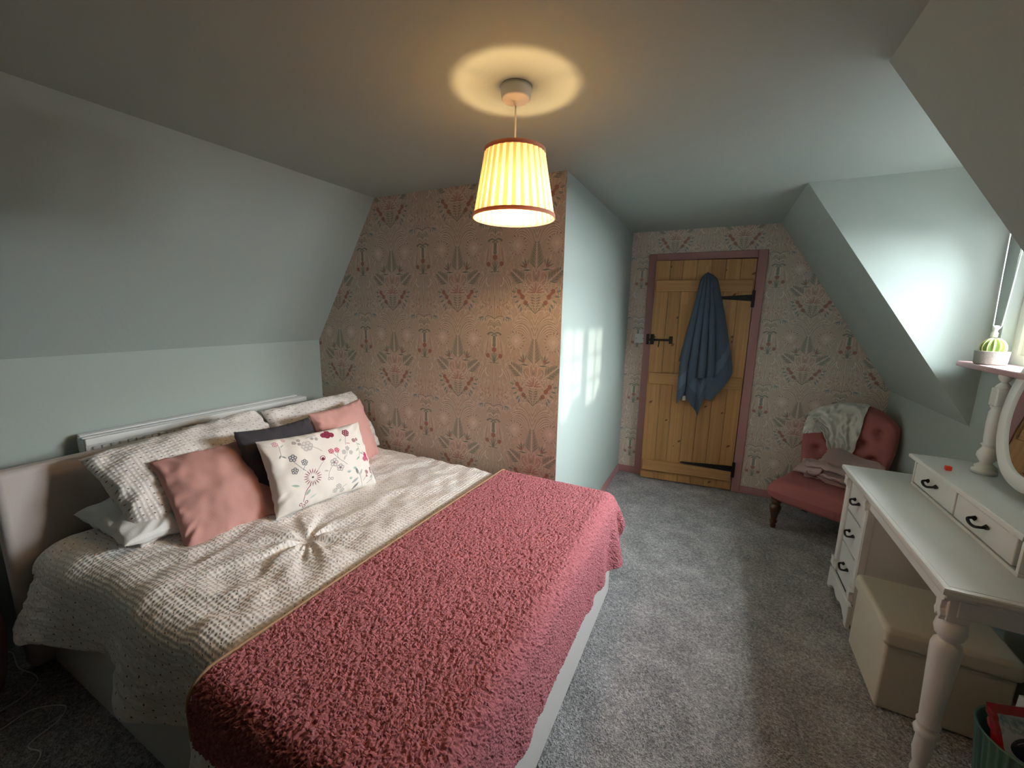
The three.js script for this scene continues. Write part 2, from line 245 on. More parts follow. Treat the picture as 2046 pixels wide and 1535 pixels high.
// embroidered print of the white cushion, 0.52 x 0.36 m
const floralMap = canvasTex(1040, 720, (c, W, H) => {
  c.fillStyle = '#f1e9e0'; c.fillRect(0, 0, W, H); c.lineCap = 'round';
  const M = '#7c1f3a', P = '#c4305a', G = '#8a8480', GN = '#9fb3a2', DG = '#77777a', LP = '#d99aa5';
  const st = (pts, col = G, w = 4) => { c.strokeStyle = col; c.lineWidth = w; c.beginPath(); c.moveTo(pts[0], pts[1]); for (let i = 2; i + 3 < pts.length; i += 4) c.quadraticCurveTo(pts[i], pts[i + 1], pts[i + 2], pts[i + 3]); c.stroke(); };
  const lf = (x, y, a, l, w, col) => { c.save(); c.translate(x, y); c.rotate(a); c.fillStyle = col; c.beginPath(); c.moveTo(0, 0); c.quadraticCurveTo(l / 2, -w, l, 0); c.quadraticCurveTo(l / 2, w, 0, 0); c.fill(); c.strokeStyle = 'rgba(255,255,255,.6)'; c.lineWidth = 2; c.beginPath(); c.moveTo(4, 0); c.lineTo(l * 0.8, 0); c.stroke(); c.restore(); };
  const fl = (x, y, r, col, n = 5, core = '#f1e9e0') => { for (let k = 0; k < n; k++) { const a = k / n * 6.283; c.fillStyle = col; c.beginPath(); c.arc(x + Math.cos(a) * r * 0.6, y + Math.sin(a) * r * 0.6, r * 0.48, 0, 7); c.fill(); c.fillStyle = core; c.beginPath(); c.arc(x + Math.cos(a) * r * 0.62, y + Math.sin(a) * r * 0.62, r * 0.2, 0, 7); c.fill(); } c.fillStyle = core; c.beginPath(); c.arc(x, y, r * 0.2, 0, 7); c.fill(); };
  const ring = (x, y, r, col) => { c.strokeStyle = col; c.lineWidth = 5; c.beginPath(); c.arc(x, y, r, 0, 7); c.stroke(); };
  // starburst
  for (let k = 0; k < 18; k++) { const a = k / 18 * 6.283; lf(330 + Math.cos(a) * 32, 455 + Math.sin(a) * 32, a, 50, 8, M); } c.fillStyle = '#444'; c.beginPath(); c.arc(330, 455, 9, 0, 7); c.fill();
  st([300, 520, 235, 560, 215, 650], M, 5); ring(190, 668, 12, M); ring(222, 690, 12, M); ring(244, 662, 12, M); lf(240, 600, -0.7, 70, 22, GN); lf(270, 640, -0.3, 80, 16, '#c9cdc8'); lf(210, 500, -2.8, 80, 20, GN);
  fl(205, 235, 34, DG); fl(290, 300, 30, DG); fl(190, 355, 30, DG); st([205, 270, 230, 330, 285, 380], DG); st([285, 330, 270, 350, 262, 366], DG);
  st([130, 60, 140, 120, 120, 190]); fl(110, 66, 26, LP); lf(120, 190, 0.6, 50, 14, DG); lf(124, 180, 2.4, 44, 14, DG); lf(140, 110, -0.6, 50, 12, GN); fl(190, 40, 18, LP);
  fl(360, 150, 52, '#c9c2bd', 6, '#e6ddd6'); st([400, 170, 450, 190, 480, 235], G); fl(260, 90, 18, G); fl(300, 116, 16, G); fl(306, 74, 16, G); st([270, 100, 310, 120, 330, 140], G, 3);
  fl(560, 70, 30, M, 8, '#b04a66'); fl(600, 52, 30, M, 8, '#b04a66'); fl(636, 84, 30, M, 8, '#a83c5c'); fl(590, 92, 26, M, 8, '#b04a66'); st([480, 60, 440, 50, 380, 64], G); fl(470, 96, 18, G); fl(428, 84, 16, G);
  fl(800, 100, 40, M, 6, '#caa'); st([780, 140, 750, 180, 735, 230], G); lf(720, 150, 2.4, 50, 12, GN); lf(740, 210, 0.3, 60, 14, LP);
  ring(460, 305, 22, M); c.fillStyle = M; c.beginPath(); c.arc(460, 312, 14, 0, 7); c.fill(); st([460, 335, 420, 370, 395, 400], G, 3);
  fl(560, 260, 26, P); fl(620, 262, 26, P); st([575, 290, 610, 350, 690, 430], G); st([620, 290, 600, 330, 622, 352], G); lf(600, 340, 2.8, 40, 10, GN);
  fl(560, 375, 40, '#b9b2ae', 5, '#efe6de'); fl(610, 440, 36, '#b9b2ae', 5, '#efe6de'); c.fillStyle = M; c.beginPath(); c.arc(560, 375, 7, 0, 7); c.arc(610, 440, 7, 0, 7); c.fill(); st([530, 410, 480, 450, 476, 500], G); ring(476, 515, 12, G); ring(508, 520, 12, G); lf(490, 440, 3.4, 46, 14, '#b8b4ae'); lf(660, 380, -0.9, 60, 16, '#b8b4ae');
  fl(740, 270, 24, '#a9a5a0'); fl(690, 300, 24, '#a9a5a0'); fl(770, 320, 22, '#a9a5a0'); st([730, 290, 726, 320, 700, 350], G, 3);
  st([880, 200, 900, 300, 860, 400], GN, 5); lf(884, 240, 0.4, 56, 16, GN); lf(890, 290, 2.6, 60, 16, GN); lf(880, 340, 0.6, 60, 16, GN); lf(870, 380, 2.6, 60, 16, GN); fl(860, 200, 22, M); fl(905, 196, 18, M);
  fl(960, 380, 30, P, 6, '#e4a'); fl(930, 420, 26, P, 6, '#e6a9b8'); fl(975, 430, 22, P, 6, '#e6a9b8'); lf(940, 370, -1.9, 50, 12, GN);
  st([820, 700, 840, 600, 800, 500], DG); lf(806, 560, -1.9, 90, 26, DG); lf(800, 590, 2.7, 100, 22, '#a7aab0'); lf(790, 640, 2.5, 110, 20, DG); lf(820, 570, -0.9, 70, 18, '#a7aab0');
  for (const [x, y] of [[690, 520], [770, 500], [700, 590]]) for (let k = 0; k < 6; k++) lf(x, y, -2.4 + k * 0.35, 34, 6, '#7fa693');
  st([850, 640, 900, 600, 930, 560], G); fl(920, 560, 22, M); fl(900, 600, 14, M); lf(930, 640, -0.6, 60, 16, GN); lf(980, 620, -1.2, 60, 16, GN); fl(1000, 540, 22, M); fl(985, 575, 16, M); st([890, 680, 960, 660, 1000, 590], G);
  fl(560, 620, 28, '#b5b1ab'); fl(520, 650, 24, '#b5b1ab'); fl(590, 670, 24, '#b5b1ab'); st([570, 640, 610, 640, 640, 620], G, 3);
}, true, [1 / 0.54, 1 / 0.36]);

// ---------------------------------------------------------------- materials
const std = (rgb, roughness = 0.8, more = {}) => new THREE.MeshPhysicalMaterial({ color: new THREE.Color().setRGB(...rgb), roughness, side: THREE.DoubleSide, ...more });
const M = {
  paint: std([0.405, 0.465, 0.43], 0.75, { bumpMap: plasterBump, bumpScale: 0.0004 }),
  paper: std([0.95, 0.93, 0.92], 0.85, { map: wallpaperMap }),
  carpet: std([1.0, 1.0, 1.01], 1, { map: carpetMap, bumpMap: carpetBump, bumpScale: 0.012 }),
  pinkTrim: std([0.44, 0.215, 0.215], 0.45),
  pine: std([0.80, 0.76, 0.72], 0.5, { map: pineMap }),
  iron: std([0.012, 0.012, 0.013], 0.5, { metalness: 0.4 }),
  whitePaint: std([0.80, 0.785, 0.75], 0.35, { clearcoat: 0.25, clearcoatRoughness: 0.3 }),
  radiator: std([0.74, 0.74, 0.72], 0.4),
  linen: std([0.97, 0.96, 0.95], 0.9, { map: linenMap, bumpMap: linenBump, bumpScale: 0.0027 }),
  plainLinen: std([0.80, 0.79, 0.77], 0.9, { bumpMap: fabricBump, bumpScale: 0.0008 }),
  sherpa: std([0.50, 0.165, 0.185], 1, { bumpMap: sherpaBump, bumpScale: 0.004, sheen: 0.3, sheenRoughness: 0.6, sheenColor: new THREE.Color().setRGB(0.8, 0.45, 0.45) }),
  binding: std([0.42, 0.25, 0.14], 0.9),
  bedFabric: std([0.60, 0.53, 0.50], 0.8, { bumpMap: fabricBump, bumpScale: 0.0006 }),
  bedBase: std([0.63, 0.60, 0.58], 0.6, { bumpMap: fabricBump, bumpScale: 0.0004 }),
  pinkCushion: std([0.60, 0.315, 0.28], 0.95, { bumpMap: fabricBump, bumpScale: 0.0012, sheen: 0.3, sheenRoughness: 0.5, sheenColor: new THREE.Color().setRGB(0.7, 0.5, 0.45) }),
  darkCushion: std([0.045, 0.04, 0.048], 0.9, { bumpMap: fabricBump, bumpScale: 0.0008 }),
  floral: std([0.92, 0.92, 0.92], 0.85, { map: floralMap, bumpMap: fabricBump, bumpScale: 0.0005 }),
  towel: std([1, 1, 1], 1, { vertexColors: true, bumpMap: terryBump, bumpScale: 0.003 }),
  chairPink: std([0.38, 0.118, 0.112], 0.85, { bumpMap: fabricBump, bumpScale: 0.0008, sheen: 0.15, sheenColor: new THREE.Color().setRGB(0.7, 0.4, 0.4) }),
  chairWood: std([0.075, 0.028, 0.011], 0.3, { clearcoat: 0.5, clearcoatRoughness: 0.2 }),
  darkWood: std([0.02, 0.014, 0.012], 0.4),
  creamCloth: std([0.62, 0.59, 0.53], 0.9, { bumpMap: fabricBump, bumpScale: 0.0006 }),
  mauveCloth: std([0.47, 0.335, 0.32], 0.95, { bumpMap: fabricBump, bumpScale: 0.0012 }),
  ottoman: std([0.64, 0.58, 0.46], 0.55),
  brass: std([0.55, 0.36, 0.14], 0.3, { metalness: 1 }),
  plastic: std([0.74, 0.74, 0.72], 0.35),
  glass: std([1, 1, 1], 0.02, { transmission: 1, thickness: 0 }),
  mirror: std([0.9, 0.9, 0.9], 0.02, { metalness: 1 }),
  shade: std([0.90, 0.74, 0.50], 0.95, { transmission: 0.42, thickness: 0 }),
  shadeTrim: std([0.62, 0.36, 0.27], 0.9, { transmission: 0.3, thickness: 0 }),
  pot: std([0.32, 0.33, 0.29], 0.9, { bumpMap: plasterBump, bumpScale: 0.002 }),
  cactus: std([0.26, 0.38, 0.10], 0.8), cactusRib: std([0.72, 0.70, 0.30], 0.9),
  sill: std([0.58, 0.36, 0.36], 0.4),
  binGreen: std([0.10, 0.22, 0.17], 0.5), red: std([0.62, 0.02, 0.03], 0.25), redCube: std([0.80, 0.05, 0.02], 0.3), blue: std([0.02, 0.16, 0.36], 0.4), cardWhite: std([0.75, 0.73, 0.68], 0.6),
  outside: std([0.10, 0.14, 0.05], 1),
  pinkPouffe: std([0.52, 0.28, 0.27], 0.95, { bumpMap: fabricBump, bumpScale: 0.001 }),
};

// ---------------------------------------------------------------- the room
const H = 2.25, KL = 1.2951, SL = 0.6196, XC = 1.946, ZA = -1.815, ZD = -3.613, XS = 3.0714, XR = 3.893, KR = 1.0013, ZF = -2.519, ZN = -1.322, ZB = 3.1;
struct('floor', bx(-0.15, 4.15, -0.08, 0, -3.75, ZB + 0.1), M.carpet, 'grey mottled cut-pile carpet covering the bedroom floor');
struct('wall_left', bx(-0.12, 0, 0, KL, ZA, ZB + 0.1), M.paint, 'pale sage green low wall behind the headboard');
struct('ceiling_slope_left', prism(poly([[0, KL], [SL, H], [SL, H + 0.1], [-0.12, KL + 0.06], [-0.12, KL]]), ZA, ZB + 0.1), M.paint, 'sloping pale green ceiling above the headboard wall');
struct('ceiling', (() => { const g = new THREE.ExtrudeGeometry(poly([[SL, ZB + 0.1], [XS, ZB + 0.1], [XS, ZN], [4.15, ZN], [4.15, ZF], [XS, ZF], [XS, ZD - 0.1], [SL, ZD - 0.1]]), { depth: 0.1, bevelEnabled: false }); g.rotateX(Math.PI / 2); g.translate(0, H + 0.1, 0); return metreUV(g); })(), M.paint, 'flat pale green ceiling running into the dormer');
struct('wall_back', prism(poly([[-0.12, 0], [XC - 0.001, 0], [XC - 0.001, H], [SL, H], [0, KL], [-0.12, KL]]), ZA - 0.1, ZA), M.paper, 'wall beside the bed papered with ferns, lotus and red berries');
struct('wall_center', bx(XC - 0.1, XC, 0, H, ZD - 0.1, ZA - 0.0005), M.paint, 'pale green wall of the boxed-out corner facing the window');
struct('wall_far', (() => { const s = poly([[XC - 0.1, 0], [2.155, 0], [2.155, 2.005], [2.95, 2.005], [2.95, 0], [4.0, 0], [4.0, KR], [XR, KR], [XS, H], [XS, H + 0.1], [XC - 0.1, H + 0.1]]); return prism(s, ZD - 0.1, ZD); })(), M.paper, 'papered end wall around the wooden door');
struct('wall_landing', bx(XC - 0.1, 3.3, 0, H, ZD - 0.2, ZD - 0.1), M.paint, 'wall behind the door opening');
struct('wall_right', (() => {
  const s = poly([[ZD - 0.1, 0], [ZB + 0.1, 0], [ZB + 0.1, KR], [ZN, KR], [ZN, H], [ZF, H], [ZF, KR], [ZD - 0.1, KR]]); s.holes.push(holeOf(-2.43, -1.41, 1.335, 2.03));
  const g = new THREE.ExtrudeGeometry(s, { depth: 0.2, bevelEnabled: false }); g.rotateY(-Math.PI / 2); g.translate(XR + 0.2, 0, 0); return metreUV(g);
})(), M.paint, 'pale green low wall with the dormer window opening');
for (const [n, z0, z1] of [['ceiling_slope_right', ZD, ZF - 0.1], ['ceiling_slope_near', ZN + 0.1, ZB + 0.1]])
  struct(n, prism(poly([[XS, H], [XR, KR], [XR + 0.15, KR], [XS + 0.15, H + 0.1], [XS, H + 0.1]]), z0, z1), M.paint, n.endsWith('near') ? 'sloping ceiling on the near side of the dormer' : 'sloping ceiling between dormer and door wall');
struct('wall_dormer_far', prism(poly([[XS, H], [XR, KR], [XR, H]]), ZF - 0.1, ZF), M.paint, 'triangular dormer cheek beside the cactus');
struct('wall_dormer_near', prism(poly([[XS, H], [XR, KR], [XR, H]]), ZN, ZN + 0.1), M.paint, 'triangular dormer cheek on the near side of the window');
struct('wall_near', bx(-0.12, 4.1, 0, H, ZB, ZB + 0.1), M.paint, 'pale green wall behind the viewer');
struct('baseboard_center', rbx(XC, XC + 0.014, 0, 0.065, ZD + 0.014, ZA, 0.004), M.pinkTrim, 'dusty pink skirting board along the pale green wall');
struct('baseboard_far', [rbx(XC, 2.11, 0, 0.065, ZD, ZD + 0.014, 0.004), rbx(3.005, XR, 0, 0.065, ZD, ZD + 0.014, 0.004)], M.pinkTrim, 'dusty pink skirting board on the papered door wall');
struct('baseboard_right', rbx(XR - 0.014, XR, 0, 0.065, ZD + 0.02, ZB, 0.004), M.pinkTrim, 'dusty pink skirting board under the window wall');

// door frame
{
  const t = new THREE.Group(); t.name = 'trim_1'; t.userData = { kind: 'structure', label: 'dusty pink painted door frame' }; scene.add(t);
  obj('jamb', rbx(2.105, 2.168, 0, 2.055, ZD - 0.06, ZD + 0.018, 0.004), M.pinkTrim, t);
  obj('jamb', rbx(2.942, 3.008, 0, 2.055, ZD - 0.06, ZD + 0.018, 0.004), M.pinkTrim, t);
  obj('head', rbx(2.168, 2.942, 1.995, 2.055, ZD - 0.06, ZD + 0.018, 0.004), M.pinkTrim, t);
}
// plank door, hinged at the right and standing a little open
const door = new THREE.Group(); door.name = 'door_1'; door.userData = { kind: 'structure', label: 'ledged pine plank door standing slightly ajar' };
door.position.set(2.938, 0.012, ZD + 0.022); door.rotation.y = 0.10; scene.add(door);     // local x runs from -0.765 (latch side) to 0 (hinges)
{
  const pines = [[0.80, 0.76, 0.72], [0.72, 0.67, 0.62], [0.86, 0.81, 0.74]].map((q) => std(q, 0.5, { map: pineMap }));
  const W = 0.765, n = 7, cuts = [0, 0.118, 0.218, 0.330, 0.437, 0.545, 0.655, 0.765];
  for (let i = 0; i < n; i++) { const a = -W + cuts[i] + 0.0008, b = -W + cuts[i + 1] - 0.0008; obj('plank', rbx(a, b, 0, 1.975, -0.02, 0, 0.0028, 2, rr(0, 3), rr(0, 3)), pines[[0, 1, 2, 0, 1, 0, 2][i]], door); }
  const led = [[1.715, 1.81], [0.905, 1.005], [0.085, 0.185]];
  for (const [a, b] of led) { const g = rbx(a, b, -W + 0.012, -0.012, 0, 0.022, 0.005, 2, rr(0, 3), rr(0, 3)); g.rotateZ(Math.PI / 2); g.translate(0, 0, 0); const p = g.attributes.position; for (let i = 0; i < p.count; i++) p.setXY(i, p.getX(i), p.getY(i)); g.computeVertexNormals();
    const q = rbx(-W + 0.012, -0.012, a, b, 0, 0.022, 0.005, 2); const uv = q.attributes.uv, ps = q.attributes.position, o1 = rr(0, 2), o2 = rr(0, 2); for (let i = 0; i < uv.count; i++) uv.setXY(i, ps.getY(i) + o1, ps.getX(i) + o2); obj('ledge', q, M.pine, door); }
  for (const [y, w, dz] of [[1.665, 0.30, 0.002], [0.205, 0.42, 0.002]]) {
    const h = obj('strap_hinge', prism(poly([[-0.008, y - 0.026], [-0.008, y + 0.026], [-w, y + 0.007], [-w - 0.012, y], [-w, y - 0.007]]), y < 1 ? 0.0225 : 0.0005, y < 1 ? 0.0275 : 0.0055, 0.001), M.iron, door, 'black iron strap hinge');
    obj('hinge_plate', rbx(-0.01, 0.012, y - 0.075, y + 0.06, y < 1 ? 0.018 : 0.002, y < 1 ? 0.03 : 0.012, 0.002), M.iron, h);
  }
  const l = obj('latch', [rbx(-W - 0.002, -W + 0.03, 1.255, 1.345, 0, 0.008, 0.002), rbx(-W + 0.012, -W + 0.028, 1.27, 1.335, 0.006, 0.03, 0.003)], M.iron, door, 'black iron thumb latch');
  obj('latch_bar', rbx(-W - 0.02, -W + 0.17, 1.288, 1.306, 0.008, 0.016, 0.002), M.iron, l);
  obj('latch_plate', rbx(-W + 0.155, -W + 0.185, 1.265, 1.33, 0, 0.008, 0.002), M.iron, l);
  obj('thumb_lever', tube([[-W + 0.075, 1.29, 0.02], [-W + 0.073, 1.265, 0.032], [-W + 0.07, 1.235, 0.03]], 0.004, 12, 6), M.iron, l);
  obj('keeper', rbx(-W - 0.035, -W - 0.012, 1.255, 1.345, -0.01, 0.02, 0.002), M.iron, l);
  obj('hook', tube([[-0.355, 1.82, 0], [-0.355, 1.81, 0.04], [-0.355, 1.83, 0.055]], 0.006, 16, 8), M.iron, door);
}
// window
{
  const w = new THREE.Group(); w.name = 'window_1'; w.userData = { kind: 'structure', label: 'white cottage casement in the dormer' }; w.position.set(XR, 0, 0); scene.add(w);
  const y0 = 1.335, y1 = 2.03, za = -2.43, zb = -1.41, x0 = 0.045, x1 = 0.105;
  obj('frame', [bx(x0, x1, y0, y0 + 0.045, za, zb), bx(x0, x1, y1 - 0.045, y1, za, zb), bx(x0, x1, y0 + 0.045, y1 - 0.045, za, za + 0.045), bx(x0, x1, y0 + 0.045, y1 - 0.045, zb - 0.045, zb), bx(x0, x1, y0 + 0.045, y1 - 0.045, -1.945, -1.895)], M.whitePaint, w);
  for (const [a, b] of [[za + 0.045, -1.945], [-1.895, zb - 0.045]]) {
    const ca = obj('casement', [bx(x0 + 0.012, x1 - 0.01, y0 + 0.045, y0 + 0.085, a, b), bx(x0 + 0.012, x1 - 0.01, y1 - 0.085, y1 - 0.045, a, b), bx(x0 + 0.012, x1 - 0.01, y0 + 0.085, y1 - 0.085, a, a + 0.035), bx(x0 + 0.012, x1 - 0.01, y0 + 0.085, y1 - 0.085, b - 0.035, b)], M.whitePaint, w);
    const ia = a + 0.035, ib = b - 0.035, iy = y0 + 0.085, jy = y1 - 0.085, m = (ia + ib) / 2;
    obj('glazing_bar', bx(x0 + 0.02, x1 - 0.02, iy, jy, m - 0.011, m + 0.011), M.whitePaint, ca);
    for (const k of [1, 2]) { const y = lerp(iy, jy, k / 3); obj('glazing_bar', [bx(x0 + 0.021, x1 - 0.021, y - 0.01, y + 0.01, ia, m - 0.011), bx(x0 + 0.021, x1 - 0.021, y - 0.01, y + 0.01, m + 0.011, ib)], M.whitePaint, ca); }
    obj('pane', bx(0.073, 0.077, iy, jy, ia, ib), M.glass, ca);
  }
}
const sillG = prism(poly([[XR - 0.115, -2.47], [XR - 0.115, -1.37], [XR, -1.37], [XR, -1.41], [XR + 0.045, -1.41], [XR + 0.045, -2.43], [XR, -2.43], [XR, -2.47]].map(([x, z]) => [x, -z])), 0, 0.026, 0.006); sillG.rotateX(-Math.PI / 2); sillG.translate(0, 1.31, 0);
struct('trim_2', sillG, M.sill, 'pale pink window sill');

// ---------------------------------------------------------------- pendant lamp
{
  const t = thing('pendant_lamp', 'lit ceiling pendant with pleated cream drum shade', 'lamp', [2.055, 2.25, -1.0]);
  obj('ceiling_rose', lathe([[0.0005, 0], [0.05, 0], [0.05, -0.012], [0.047, -0.035], [0.042, -0.04], [0.008, -0.042], [0.006, -0.055], [0.0005, -0.056]], 40), M.plastic, t);
  obj('cord', tube([[0, -0.05, 0], [0, -0.2, 0], [0, -0.25, 0]], 0.0032, 12, 8), M.plastic, t);
  obj('bulb_holder', lathe([[0.0005, -0.235], [0.017, -0.238], [0.023, -0.30], [0.0005, -0.302]], 24), M.plastic, t);
  const N = 30, seg = N * 8, rows = 14, pos = [], uv = [], idx = [];
  for (let j = 0; j <= rows; j++) for (let i = 0; i <= seg; i++) {
    const v = j / rows, a = i / seg * 2 * Math.PI, ph = (i % 8) / 8, r = lerp(0.099, 0.136, v) + 0.0035 * (ph < 0.6 ? ph / 0.6 - 0.5 : 0.5 - (ph - 0.6) / 0.4);
    pos.push(Math.cos(a) * r, lerp(-0.195, -0.4, v), Math.sin(a) * r); uv.push(i / seg, v);
  }
  for (let j = 0; j < rows; j++) for (let i = 0; i < seg; i++) { const A = j * (seg + 1) + i, B = A + 1, C = A + seg + 2, D = A + seg + 1; idx.push(A, B, C, A, C, D); }
  const g = new THREE.BufferGeometry(); g.setAttribute('position', new THREE.Float32BufferAttribute(pos, 3)); g.setAttribute('uv', new THREE.Float32BufferAttribute(uv, 2)); g.setIndex(idx); g.computeVertexNormals();
  const tuck = [];                                                    // the folded-under half of every pleat
  for (let k = 0; k < N; k++) { const pp = [], ii = [], uu = [], a0 = (k + 0.08) / N * 2 * Math.PI, a1 = (k + 0.56) / N * 2 * Math.PI; for (let j = 0; j <= rows; j++) for (let i = 0; i <= 3; i++) { const v = j / rows, a = lerp(a0, a1, i / 3), r = lerp(0.099, 0.136, v) - 0.0042; pp.push(Math.cos(a) * r, lerp(-0.195, -0.4, v), Math.sin(a) * r); uu.push(i, v); } for (let j = 0; j < rows; j++) for (let i = 0; i < 3; i++) { const A = j * 4 + i; ii.push(A, A + 1, A + 5, A, A + 5, A + 4); } const q = new THREE.BufferGeometry(); q.setAttribute('position', new THREE.Float32BufferAttribute(pp, 3)); q.setAttribute('uv', new THREE.Float32BufferAttribute(uu, 2)); q.setIndex(ii); q.computeVertexNormals(); tuck.push(q); }
  const s = obj('lamp_shade', g, M.shade, t, 'pleated cream fabric shade');
  obj('pleat_tucks', tuck, M.shade, s);
  for (const [y, r] of [[-0.196, 0.1005], [-0.399, 0.138]]) { const q = lathe([[r - 0.003, 0.006], [r + 0.002, 0.006], [r + 0.003, -0.006], [r - 0.002, -0.006], [r - 0.003, 0.006]], 80); q.translate(0, y, 0); obj('shade_trim', q, M.shadeTrim, s); }
  for (const a of [0, 2.09, 4.19]) obj('shade_spoke', tube([[Math.cos(a) * 0.02, -0.24, Math.sin(a) * 0.02], [Math.cos(a) * 0.097, -0.2, Math.sin(a) * 0.097]], 0.0015, 6, 5), M.plastic, t);
  const bm = new THREE.MeshStandardMaterial({ color: 0xffffff, emissive: new THREE.Color().setRGB(1, 0.75, 0.42), emissiveIntensity: 5 });
  const bulb = obj('bulb', lathe(smoothProf([[0.001, -0.395], [0.018, -0.390], [0.029, -0.368], [0.027, -0.345], [0.016, -0.315], [0.013, -0.30]], 24), 24), bm, t, 'glowing warm bulb');
  const pl = new THREE.PointLight(new THREE.Color().setRGB(1, 0.64, 0.30), 0.82); pl.position.set(0, -0.365, 0); pl.castShadow = true; pl.shadow.radius = 1.0; pl.name = 'bulb_light'; t.add(pl);
}

// ---------------------------------------------------------------- radiator
{
  const t = thing('radiator', 'white double panel radiator behind the headboard', 'radiator', [0, 0.3, 0]);
  const za = -1.575, zb = -0.425, top = 0.625;
  const panel = (x0, x1, a, b, y1) => rbx(x0, x1, 0, y1, a, b, 0.006);
  obj('back_panel', panel(0.045, 0.06, za + 0.03, zb, top), M.radiator, t);
  const f = obj('front_panel', panel(0.105, 0.12, za, zb, top - 0.012), M.radiator, t);
  const n = 34, p = (zb - za - 0.04) / n;
  for (let i = 0; i < n; i++) obj('channel', rbx(0.117, 0.136, 0.05, top - 0.055, za + 0.02 + i * p + 0.004, za + 0.02 + (i + 1) * p - 0.004, 0.003, 2), M.radiator, f);
  obj('panel_rim', [rbx(0.118, 0.136, top - 0.046, top - 0.012, za, zb, 0.004, 2), rbx(0.118, 0.127, 0.02, top - 0.03, za, za + 0.012, 0.004, 2), rbx(0.118, 0.127, 0.02, top - 0.03, zb - 0.012, zb, 0.004, 2)], M.radiator, f);
  obj('top_grille', [rbx(0.058, 0.079, top - 0.010, top - 0.002, za + 0.03, zb, 0.002), rbx(0.083, 0.107, top - 0.018, top - 0.010, za + 0.01, zb, 0.002)], M.radiator, t);
  obj('end_panel', [bx(0.05, 0.118, 0.02, top - 0.02, zb - 0.004, zb + 0.002)], M.radiator, t);
  for (const z of [-1.3, -0.7]) obj('bracket', bx(0, 0.05, 0.3, 0.36, z, z + 0.04), M.radiator, t);
  obj('valve_pipe', [tube([[0.08, 0.05, -0.41], [0.08, 0.03, -0.37], [0.08, -0.29, -0.37]], 0.008, 20, 8)], M.radiator, t);
}

// ---------------------------------------------------------------- bed
const BX0 = 0.30, BX1 = 2.305, BZ0 = -1.755, BZ1 = -0.175, BT = 0.585;
{
  const t = thing('bed', 'double bed with pale upholstered headboard and side panels', 'bed', [0, 0, 0]);
  const hb = obj('headboard', rbx(0.215, BX0, 0.02, 0.885, -1.785, -0.108, 0.028, 5), M.bedFabric, t, 'beige upholstered headboard');
  obj('foot_panel', rbx(BX1 - 0.05, BX1, 0.015, 0.36, BZ0, BZ1, 0.014, 3), M.bedBase, t, 'pale grey foot panel');
  for (const [a, b] of [[BZ0, BZ0 + 0.05], [BZ1 - 0.05, BZ1]]) obj('side_panel', rbx(BX0 + 0.001, BX1 - 0.051, 0.015, 0.34, a, b, 0.012, 3), M.bedBase, t);
  obj('mattress', rbx(BX0 + 0.002, BX1 - 0.06, 0.25, 0.545, BZ0 + 0.052, BZ1 - 0.052, 0.05, 4), M.plainLinen, t);
}
